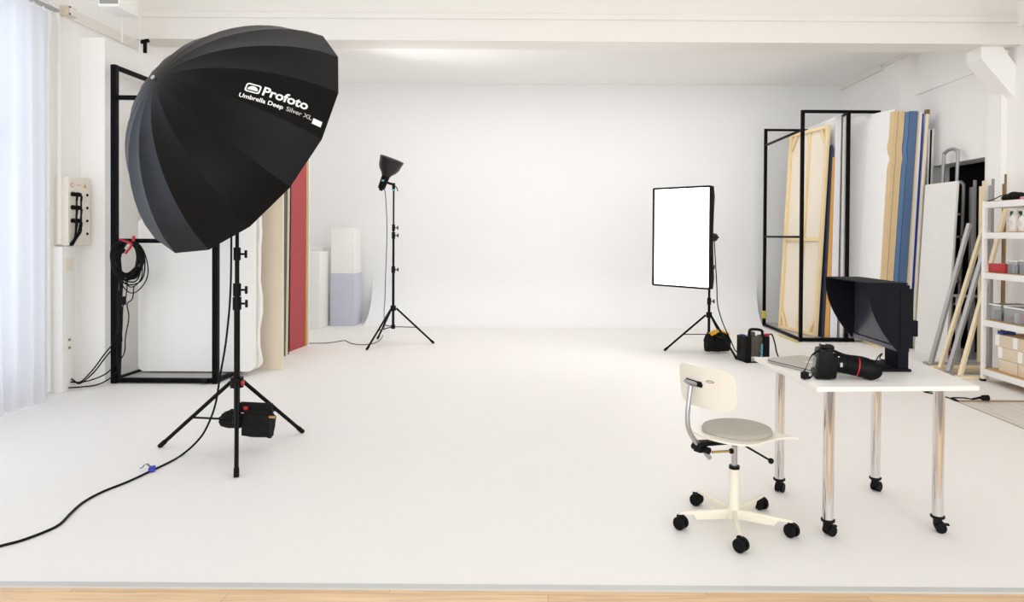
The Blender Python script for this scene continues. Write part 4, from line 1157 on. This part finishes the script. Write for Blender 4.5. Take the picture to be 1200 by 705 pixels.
cbin('clear bin with red and white bits on the fourth shelf', 'the fourth-shelf clear bin at the picture edge', 1176, 1202, 3, .15, .04, [REDP, PRINT, GREYB], gb_)
cbin('small clear bin next to the red box on the third shelf', 'the small clear bin next to the red box', 1179, 1193, 2, .125, .05, [GREYB, CYAN], gb_)
cbin('clear bin at the picture edge on the third shelf', 'the third-shelf clear bin at the picture edge', 1193.5, 1212, 2, .13, .05, [PRINT, CYAN], gb_)
o, y0, y1 = sbox('red_box', 'flat red box on the third shelf', 'box', REDP, 1153, 1178, 2, .085, .04, .2)
# bottles on second shelf
def bottle(label, px, k, h_, r, dx, m, cap=WHITE, grp='bottles on the second shelf'):
    y = on_shelf(px, k, dx); c = V((SX + dx, y, SH[k]))
    t = thing('bottle', label, 'bottle', c, grp)
    MB().lathe(c, (0, 0, 1), [(0, r * .9), (.008, r), (h_ * .62, r), (h_ * .78, r * .6), (h_ * .84, r * .38)], 20).build('bottle_body', m, t)
    MB().cyl(c + V((0, 0, h_ * .84)), c + V((0, 0, h_)), r * .42, n=14).build('bottle_cap', cap, t)
    b = MB(); b.bb(c.x - r - .003, c.x - r - .001, y - .02, y + .02, c.z + h_ * .25, c.z + h_ * .5); o = b.build('bottle_label', mat('pale_label', (224, 210, 210), .6), t)
bottle('white bottle with narrow neck in front of the green box on the second shelf', 1190, 1, .21, .05, .1, WHITE)
bottle('white canister at the picture edge on the second shelf', 1201, 1, .19, .05, .1, WHITE)
sbox('green_box', 'dark green box behind the white bottle on the second shelf', 'box', GREEN, 1183, 1188, 1, .2, .17, .3)
# top shelf: dark cloth bag, cable, small colourful things
y = on_shelf(1188, 0, .1)
b = MB()
for (px, w, hh_) in ((1181, .05, .03), (1188, .06, .045), (1194, .05, .04)):
    b.ball((SX + .12, on_shelf(px, 0, .12), SH[0] + hh_ * .8), .06, (1, 1, hh_ / .06), 14, 8)
tag(b.build('black_bag', NYLON), 'low crumpled black bag on top of the shelving', 'bag')
cb('thin black cable trailing along the top shelf edge', [(SX + .03, on_shelf(1152, 0, .03), SH[0] + .006), (SX + .05, on_shelf(1162, 0, .05), SH[0] + .012), (SX + .06, on_shelf(1172, 0, .06), SH[0] + .045), (SX + .1, on_shelf(1183, 0, .1), SH[0] + .06)], .005)
sbox('lime_case', 'lime green case lying on top of the shelving at the picture edge', 'case', LIME, 1192, 1210, 0, .03, .2, .33, z0=.0)
sbox('pink_notebook', 'pink flat notebook on top of the shelving at the picture edge', 'notebook', PINK, 1194.5, 1212, 0, .02, .03, .05)

# plug and cable at the laminate edge
p = FL(1152, 467, .015)
t = thing('power_connector', 'black cable connector lying on the laminate edge near the table', 'connector', p - V((0, 0, .015)))
b = MB(); b.lathe(p + V((.045, 0, .008)), (-1, 0, 0), [(0, .026), (.05, .024), (.055, .015), (.09, .009)], 14); b.build('connector_body', BLACK, t)
MB().cyl(p + V((-.045, 0, .004)), p + V((-.09, .0, -.002)), .009, n=10).build('strain_relief', RUB, t)
cb('black cable running on the floor from the table leg towards the connector', [FL(1083, 459, .005), FL(1098, 462, .005), FL(1112, 466, .005), FL(1119, 469, .005), FL(1123, 469.5, .006), FL(1117, 466.5, .006), FL(1116, 465.8, .006), FL(1130, 466, .006), p + V((-.085, 0, -.006))], .0055)
tag(MB().box(FL(1088, 457.5, .01), (.09, .03, .02), .2, bev=.006).build('floor_socket', BLACK), 'black flat connector on the floor behind the table leg', 'connector')

# ================================================================== TABLE
TZ = .73; TT = .022
FLc, FRc = FL(957, 453.4, TZ), FL(1148, 452.2, TZ)
RLc, RRc = FL(884, 418.0, TZ), FL(1061, 417.2, TZ)
t = thing('work_table', 'white trolley table on chrome legs with castors', 'table', (FLc + FRc + RLc + RRc) / 4 - V((0, 0, TZ)))
b = MB(); b.prism([V((p.x, p.y, TZ - TT)) for p in (FLc, FRc, RRc, RLc)], (0, 0, TT), bev=.003)
b.build('tabletop', mat('table_laminate', (238, 236, 231), .35, var=.015), t)
LEGS = [FL(970, 627), FL(1098.5, 622.5), FL(913, 576.5), FL(1025.5, 575)]
for i, p in enumerate(LEGS):
    lg = MB().cyl((p.x, p.y, .075), (p.x, p.y, TZ - TT), .0255, n=28).build('leg', CHROME, t)
    MB().lathe((p.x, p.y, .066), (0, 0, 1), [(0, .028), (.004, .032), (.012, .032), (.014, .026)], 24).build('leg_ring', BLACK, lg)
    a = (.4, -.3, .9, .6)[i]
    d = V((math.cos(a), math.sin(a), 0)); s = V((-d.y, d.x, 0)); c = V((p.x, p.y, .025)) + d * .012
    b = MB(); b.cyl(c - s * .022, c - s * .006, .025, n=18); b.cyl(c + s * .006, c + s * .022, .025, n=18); b.build('castor_wheel', RUB, lg)
    b = MB(); b.box((p.x, p.y, .045), (.036, .03, .036), a, bev=.005); b.box(c + d * .028 + V((0, 0, .014)), (.02, .02, .008), a, bev=.002); b.cyl((p.x, p.y, .05), (p.x, p.y, .07), .01, n=10); b.build('castor_fork', BLACK, lg)
# laptop
LZ = TZ + .001
A_ = FL(898, 420, TZ + .02); B_ = FL(955, 433.6, TZ + .02); e1 = (B_ - A_); e1.z = 0; e1 = e1.normalized(); e2 = V((-e1.y, e1.x, 0))
if e2.x < 0: e2 = -e2
LW, LD = .36, .25
t = thing('laptop', 'closed silver laptop at the table edge behind the camera', 'laptop', V((A_.x, A_.y, TZ)) + e1 * LW / 2 + e2 * LD / 2)
def lrect(z0, z1, ins, r=.014):
    pts = []
    for (a, c_, a0) in ((LW - ins - r, LD - ins - r, 0), (ins + r, LD - ins - r, PI / 2), (ins + r, ins + r, PI), (LW - ins - r, ins + r, 1.5 * PI)):
        for k in range(4):
            an = a0 + PI / 2 * k / 3
            pts.append(V((A_.x, A_.y, z0)) + e1 * (a + r * math.cos(an)) + e2 * (c_ + r * math.sin(an)))
    return MB().prism(pts, (0, 0, z1 - z0))
lrect(LZ + .0, LZ + .003, .02).build('rubber_feet', BLACK, t)
lrect(LZ + .003, LZ + .0105, 0).build('base', LAPT, t)
lrect(LZ + .0105, LZ + .0145, .001).build('seam_gap_shade', BLACK, t)  # black layer stands for the shaded gap between lid and base
ld = lrect(LZ + .0145, LZ + .022, 0).build('lid', LAPT, t)
lc = V((A_.x, A_.y, LZ + .0224)) + e1 * LW / 2 + e2 * LD / 2
b = MB(); pts = []
for k in range(40):          # fruit outline: two lobes top and bottom with a bite
    a = 2 * PI * k / 40; r = .024 * (1 - .14 * math.exp(-((a - PI / 2) / .35) ** 2) - .07 * math.exp(-((a - 1.5 * PI) / .3) ** 2))
    x, y = r * math.cos(a) * .95, r * math.sin(a)
    dx, dy = x - .031, y - .003
    if math.hypot(dx, dy) < .0125:
        f = .0125 / max(1e-5, math.hypot(dx, dy)); x, y = .031 + dx * f, .003 + dy * f
    pts.append(lc + e1 * x + e2 * y)
b.bm.faces.new([b.bm.verts.new(p) for p in pts])
lf = [lc + e1 * (.002 + .011 * math.sin(PI * k / 12) * .5 + .008 * k / 12) + e2 * (.026 + .013 * k / 12) for k in range(13)] + [lc + e1 * (.01 * (12 - k) / 12 - .003 * math.sin(PI * k / 12) + .001) + e2 * (.026 + .013 * (12 - k) / 12) for k in range(1, 12)]
b.bm.faces.new([b.bm.verts.new(p) for p in lf])
b.build('lid_emblem', PRINT, ld, smooth=False, recalc=False)
# ---- monitor with hood
MXs = 1.675; MY0, MY1 = 3.265, 3.765; MZ0, MZ1 = .852, 1.178; HD = .155
t = thing('monitor', 'dark monitor with a large light hood on the table', 'monitor', (MXs + .1, 3.5, TZ))
MB().bb(MXs, MXs + .05, MY0 + .003, MY1 - .003, MZ0, MZ1 - .004, bev=.004).build('screen_bezel', HOOD, t)
MB().bb(MXs - .002, MXs + .001, MY0 + .02, MY1 - .02, MZ0 + .03, MZ1 - .02).build('screen', SCREEN, t)
MB().bb(MXs - .002, MXs + .001, MY0 + .004, MY1 - .004, MZ0 + .002, MZ0 + .022, bev=.0).build('bezel_strip', mat('bezel_grey', (98, 97, 110), .5), t)
MB().bb(MXs + .05, MXs + .075, MY0 + .02, MY1 - .02, MZ0 + .02, MZ1 - .03, bev=.004).build('rear_housing', HOOD, t)
MB().bb(MXs + .075, MXs + .10, MY0 + .12, MY1 - .1, MZ0 + .05, MZ1 - .08, bev=.006).build('rear_bump', HOOD, t)
def hood_side(y, th, nm):
    pts = [(MXs + .03, y, MZ1), (MXs - HD, y, MZ1)]
    for k in range(1, 13):
        f = k / 12
        zz = MZ1 - (MZ1 - MZ0) * f ** .92
        xx = MXs - HD + (HD - .006) * f ** 1.9
        pts.append((xx, y, zz))
    pts.append((MXs + .03, y, MZ0))
    return MB().prism(pts, (0, th, 0)).build(nm, HOOD, t, smooth=False)
hood_side(MY1, .006, 'hood_side'); hood_side(MY0 - .006, .006, 'hood_side')
MB().bb(MXs - HD, MXs + .035, MY0 - .006, MY1 + .006, MZ1 + .0005, MZ1 + .007).build('hood_top', HOOD, t)
MB().bb(MXs + .0, MXs + .06, MY0 - .010, MY0 - .0065, MZ0 + .02, MZ1 - .02).build('hood_clip', HOOD, t)
MB().bb(MXs + .076, MXs + .13, MY0 + .16, MY0 + .30, TZ + .012, MZ0 + .12, bev=.005).build('stand_column', HOOD, t)
MB().bb(MXs - .08, MXs + .135, MY0 + .14, MY1 - .1, TZ + .0005, TZ + .014, bev=.004).build('stand_base', HOOD, t)
MB().bb(MXs + .099, MXs + .165, MY0 + .14, MY0 + .22, MZ0 + .055, MZ0 + .135, bev=.004).build('rear_handle', HOOD, t)

# ---- camera with long lens
CB = FL(967, 445, TZ); 
t = thing('photo_camera', 'black camera with long lens and strap standing on the table', 'camera', V((CB.x, CB.y, TZ)))
fd = V((1, -.22, 0)).normalized()                      # where the lens points
sd = V((-fd.y, fd.x, 0))
tilt = math.radians(-10)
up = V((0, 0, 1))
M = Matrix((fd, sd, up)).transposed().to_4x4(); M = M @ Matrix.Scale(.93, 4); M.translation = V((CB.x + .005, CB.y + .06, TZ))
BH = .155
def cbx(nm, c, s, m, bev=.01, rot=None):
    X = M if rot is None else M @ rot
    return MB().box(c, s, bev=bev, mtx=X).build(nm, m, t)
lean = Matrix.Rotation(math.radians(5), 4, 'Y')
cbx('body', (.0, .0, .077), (.072, .15, .145), BLACK, .014, lean)
cbx('hand_grip', (.036, -.058, .07), (.05, .036, .12), RUB, .014, lean)
cbx('battery_grip', (.0, .0, .022), (.082, .15, .038), BLACK, .012)
cbx('prism_hump', (.012, .008, .157), (.07, .062, .03), BLACK, .012, lean)
cbx('hot_shoe', (-.006, .008, .172), (.02, .02, .006), STEEL, .001, lean)
cbx('rear_screen', (-.038, .0, .075), (.005, .09, .06), SCREEN, .002, lean)
cbx('top_dial', (.02, -.058, .15), (.03, .026, .014), BLACKM, .005, lean)
Bc = M @ V((.036, .006, .085)); la = (fd * math.cos(tilt) + up * math.sin(tilt)).normalized()
MB().lathe(Bc - la * .002, la, [(0, .034), (.012, .036), (.016, .042), (.075, .044), (.078, .041)], 28).build('lens_barrel', BLACK, t)
MB().lathe(Bc + la * .076, la, [(0, .0435), (.05, .0435), (.052, .041)], 28).build('zoom_ring', RUB, t)
MB().lathe(Bc + la * .128, la, [(0, .0442), (.005, .0442)], 28).build('red_ring', REDR, t)
hoodb = MB(); n = 28; rings = []
x_, y_, z_ = frame_mat(la)
for (d, r) in ((.133, .043), (.155, .045), (.185, .048), (.208, .051)):
    ring = []
    for k in range(n):
        a = 2 * PI * k / n; dd = d + (.022 * math.cos(4 * a / 2) if d > .2 else 0)
        ring.append(hoodb.bm.verts.new(Bc + la * dd + (x_ * math.cos(a) + y_ * math.sin(a)) * r))
    rings.append(ring)
for A, B in zip(rings, rings[1:]):
    for k in range(n): hoodb.bm.faces.new((A[k], A[(k + 1) % n], B[(k + 1) % n], B[k]))
hoodb.bm.faces.new(rings[0]); ho = hoodb.build('lens_hood', BLACK, t)
sm = ho.modifiers.new('s', 'SOLIDIFY'); sm.thickness = .002; sm.offset = -1
cbx('silver_mark', (.07, -.036, .115), (.02, .004, .006), STEEL, .001)
MB().box(Bc + la * .05 - sd * .044, (.012, .004, .02), bev=.001).build('barrel_scale', PRINTG, t)
stp = [M @ V((-.02, -.06, .15)), M @ V((-.06, -.07, .12)), M @ V((-.085, -.075, .06)), M @ V((-.10, -.08, .03)), M @ V((-.075, -.085, .012)), M @ V((-.05, -.07, .03))]
b = MB(); P = [[q + V((0, 0, -.007)), q + V((.004, -.003, .007))] for q in catmull(stp, 5)]; b.grid(P, .003); b.build('strap', NYLON, t)
stp = [M @ V((.01, .07, .14)), M @ V((.06, .08, .13)), M @ V((.13, .07, .105)), M @ V((.2, .05, .10)), M @ V((.25, .05, .085)), M @ V((.24, .02, .07)), M @ V((.17, .05, .085))]
b = MB(); P = [[q + V((0, -.004, -.007)), q + V((.0, .006, .007))] for q in catmull(stp, 5)]; b.grid(P, .003); b.build('strap', NYLON, t)
MB().box(M @ V((-.092, -.082, .022)), (.03, .03, .035), .4, bev=.008).build('strap_pad', NYLON, t)
cb('thin black cable leaning on the camera strap under the monitor', [FL(1024, 428, TZ + .03), FL(1029, 418, TZ + .06), FL(1034, 414, TZ + .06), FL(1031, 420, TZ + .03), FL(1040, 422, TZ + .004)], .003)

# ================================================================== SWIVEL CHAIR
cc = V((.899, 3.30, 0)); fa = math.radians(34.5); F = V((math.cos(fa), math.sin(fa), 0)); Wd = V((F.y, -F.x, 0))   # Wd points to the camera side
def cq(f, w, z): return cc + F * f + Wd * w + V((0, 0, z))
t = thing('swivel_chair', 'cream swivel chair with grey felt seat pad on a five-arm castor base', 'chair', cc)
# seat pan: rounded rear, flared front corners
out = []
for k in range(13):
    a = PI / 2 + PI * k / 12
    out.append((-.04 + .165 * math.cos(a) * 1.0, -.185 * math.sin(a) * -1))
pan = [(-.04 + .16 * math.cos(PI / 2 + PI * k / 12), .18 * math.sin(PI / 2 + PI * k / 12)) for k in range(13)]
pan += [(.03, -.178), (.10, -.182), (.16, -.195), (.205, -.212), (.212, -.205), (.215, -.15), (.222, -.07), (.225, 0), (.222, .07), (.215, .15), (.212, .205), (.205, .212), (.16, .195), (.10, .182), (.03, .178)]
SZ = .438
def panz(f, w): return SZ + .012 * (w / .18) ** 2 * (.5 + f) + (.016 * max(0, -(f + .05) / .15) ** 2) - .016 * max(0, (f - .12) / .1) ** 2
b = MB(); 
bm = b.bm
top_ = [bm.verts.new(cq(f, w, panz(f, w) + .009)) for f, w in pan]; bot = [bm.verts.new(cq(f, w, panz(f, w))) for f, w in pan]
bm.faces.new(top_); bm.faces.new(bot[::-1])
for i in range(len(pan)):
    j = (i + 1) % len(pan); bm.faces.new((top_[i], top_[j], bot[j], bot[i]))
b.build('seat', PLY, t, angle=50)
b = MB(); b.lathe(cq(.015, 0, SZ + .012), (0, 0, 1), [(0, .155), (.004, .163), (.016, .167), (.026, .162), (.031, .148), (.033, .1), (.034, .02)], 48); o = b.build('seat_pad', FELT, t); o['label'] = 'round grey felt pad'
# backrest: curved plywood, rounded corners
BZ_, BH_, BW_ = .70, .20, .34
P = []; nu, nv = 16, 8
def brp(u, v, d=0):
    """u,v in -1..1"""
    sup = (abs(u) ** 4 + abs(v) ** 4) ** .25
    w = u * BW_ / 2; z = BZ_ + v * BH_ / 2
    f = -.235 + .035 * (u * u) - .012 * v
    return cq(f + d, w, z)
outl = []
for k in range(64):
    a = 2 * PI * k / 64; ca, sa = math.cos(a), math.sin(a); e = .42
    outl.append((math.copysign(abs(ca) ** e, ca), math.copysign(abs(sa) ** e, sa)))
b = MB(); bm = b.bm
layers = []
for d in (0, .010):
    rings = []
    for s in (1, .8, .55, .28):
        rings.append([bm.verts.new(brp(u * s, v * s, d)) for u, v in outl])
    cv = bm.verts.new(brp(0, 0, d))
    for A, B in zip(rings, rings[1:]):
        for i in range(64): bm.faces.new((A[i], A[(i + 1) % 64], B[(i + 1) % 64], B[i]))
    for i in range(64): bm.faces.new((rings[-1][i], rings[-1][(i + 1) % 64], cv))
    layers.append(rings[0])
for i in range(64): bm.faces.new((layers[0][i], layers[0][(i + 1) % 64], layers[1][(i + 1) % 64], layers[1][i]))
bk = b.build('backrest', PLY, t, angle=40)
b = MB(); ra_, rb_ = [], []
for k in range(21):
    w = -.05 - .062 + .124 * k / 20; e_ = min(w + .112, .012 - w)
    hh_ = .014 if e_ > .014 else math.sqrt(max(0, .014 ** 2 - (.014 - e_) ** 2)) + .001
    ra_.append(brp(w / (BW_ / 2), (.012 + hh_) / (BH_ / 2), -.0015)); rb_.append(brp(w / (BW_ / 2), (.012 - hh_) / (BH_ / 2), -.0015))
b.grid([ra_, rb_]); b.build('slot', BLACK, bk, smooth=False, recalc=False)
MB().cyl(brp(-.58, .14, -.013), brp(-.12, .14, -.013), .009, n=12).build('slot_clamp', ALU, t)
# sticker mark on the backrest
b = MB(); mk = [(.035 + .022 * math.cos(2 * PI * k / 16), .035 + .006 * math.sin(2 * PI * k / 16)) for k in range(16)]
mk2 = [(.035 + .017 * math.cos(2 * PI * k / 16), .035 + .003 * math.sin(2 * PI * k / 16)) for k in range(16)]
A = [b.bm.verts.new(brp((w + .02) / (BW_ / 2), z / (BH_ / 2), -.0015)) for w, z in mk]; B = [b.bm.verts.new(brp((w + .02) / (BW_ / 2), z / (BH_ / 2), -.0015)) for w, z in mk2]
for i in range(16): b.bm.faces.new((A[i], A[(i + 1) % 16], B[(i + 1) % 16], B[i]))
b.build('maker_mark', mat('brown_mark', (150, 100, 80), .6), bk, smooth=False)
# back tube
wt = -.05
pts = [cq(-.252, wt, .70), cq(-.262, wt, .64), cq(-.272, wt, .56), cq(-.268, wt + .005, .50), cq(-.235, wt + .01, .445), cq(-.19, wt + .015, .40), cq(-.14, wt + .02, .345)]
MB().tube(pts, .0115, 12, 6).build('back_tube', STEEL, t)
b = MB(); b.bar(cq(-.22, wt + .01, .425), cq(-.02, 0, .415), .07, .012, bev=.003, up=(0, 0, 1)); b.box(cq(.0, 0, .420), (.12, .11, .024), fa, bev=.004); b.build('seat_bracket', BLACK, t)
b = MB(); b.box(cq(-.2, wt + .015, .407), (.05, .05, .045), fa, bev=.01); b.cyl(cq(-.2, wt - .03, .402), cq(-.2, wt + .07, .402), .016, n=12); b.build('tube_clamp', BLACK, t)
k = MB().cyl(cq(-.19, .03, .398), cq(-.10, .06, .395), .006, n=8).build('tilt_lever', mat('brass', (190, 160, 90), .35, .9), t)
MB().ball(cq(-.095, .062, .395), .013).build('lever_knob', BLACK, k)
k = MB().cyl(cq(.0, .01, .415), cq(.10, .13, .335), .005, n=8).build('height_lever', BLACKM, t)
MB().ball(cq(.103, .134, .332), .014).build('lever_knob', BLACK, k)
MB().cyl(cq(0, 0, .28), cq(0, 0, .41), .0145, n=18).build('gas_column', STEEL, t)
MB().cyl(cq(0, 0, .278), cq(0, 0, .292), .026, n=20).build('column_ring', BLACK, t)
MB().lathe(cq(0, 0, .036), (0, 0, 1), [(0, .03), (.005, .036), (.045, .034), (.05, .0275), (.244, .0245), (.245, .015)], 24).build('column_sleeve', CREAM, t)
for k in range(5):
    a = math.radians(44 + 72 * k); d = V((math.cos(a), math.sin(a), 0)); s = V((-d.y, d.x, 0))
    z0, z1 = .036, .084
    prof_ = [(.01, z0), (.19, z0 + .004), (.207, z0 + .03), (.272, z0 + .033), (.276, z1 - .004), (.01, z1)]
    b = MB(); b.prism([cc + d * r + V((0, 0, z)) - s * .009 for r, z in prof_], s * .018, bev=.002); am = b.build('base_arm', CREAM, t)
    ca = a + (1.2, .5, 2.2, .9, 2.6)[k]; cdv = V((math.cos(ca), math.sin(ca), 0)); cs = V((-cdv.y, cdv.x, 0))
    p = cc + d * .258; c = V((p.x, p.y, .031)) + d * .016 + cdv * .008
    b = MB(); b.lathe(c - cs * .028, cs, [(0, .012), (.002, .027), (.007, .031), (.020, .031), (.023, .022)], 20); b.lathe(c + cs * .028, -cs, [(0, .012), (.002, .027), (.007, .031), (.020, .031), (.023, .022)], 20); b.build('castor_wheel', RUB, am)
    b = MB(); b.cyl((p.x, p.y, .04), (p.x, p.y, z0 + .034), .008, n=8); b.box(c + V((0, 0, .012)), (.044, .012, .044), ca, bev=.004); b.build('castor_stem', BLACK, am)

# ================================================================== LIGHT
w = bpy.data.worlds.new('world'); SC.world = w; w.use_nodes = True
bg = w.node_tree.nodes['Background']
bg.inputs['Color'].default_value = (.93, .965, 1.0, 1); bg.inputs['Strength'].default_value = .8
def area(name, loc, tgt, sx, sy, power, col=(1, 1, 1)):
    l = bpy.data.lights.new(name, 'AREA'); l.shape = 'RECTANGLE'; l.size = sx; l.size_y = sy; l.energy = power; l.color = col
    o = bpy.data.objects.new(name, l); COL.objects.link(o); o.location = V(loc)
    o.rotation_euler = (V(tgt) - V(loc)).to_track_quat('-Z', 'Y').to_euler()
    return o
WARM = (1, .99, .98)
area('added_ceiling_fill', (.2, 5.0, 4.05), (.2, 5.6, 0), 7.0, 2.4, 24, WARM)  # added fill under the front ceiling, no fixture there
area('added_ceiling_fill', (.2, 9.0, 3.84), (.2, 9.4, 0), 6.5, 1.6, 84, (1, .99, .98))  # added fill hidden behind the beam, brightens the back wall
area('added_rear_fill', (.2, -4.0, 2.3), (.2, 8, 1.9), 9.5, 4.2, 270, (1, .995, .985))  # added fill behind the camera for surfaces facing it, no window there
area('window_daylight', (LWX - .4, 4.6, 1.8), (0, 5.2, 1.4), 2.0, 3.0, 34, (.6, .74, 1))

sl_ = bpy.data.lights.new('flash_lamp', 'SPOT'); sl_.energy = 42; sl_.spot_size = math.radians(115); sl_.spot_blend = .9; sl_.shadow_soft_size = .05
so_ = bpy.data.objects.new('flash_lamp', sl_); COL.objects.link(so_); so_.location = FLASH_AT; so_.rotation_euler = FLASH_DIR.to_track_quat('-Z', 'Y').to_euler()

SC.view_settings.view_transform = 'Standard'
SC.view_settings.look = 'None'
SC.view_settings.gamma = 1
SC.view_settings.use_curve_mapping = False
SC.view_settings.exposure = 0.31
SC.cycles.use_denoising = True
SC.cycles.max_bounces = 12
SC.cycles.diffuse_bounces = 8
SC.cycles.transparent_max_bounces = 16
for o in list(bpy.data.objects):
    if '_o' in o: del o['_o']
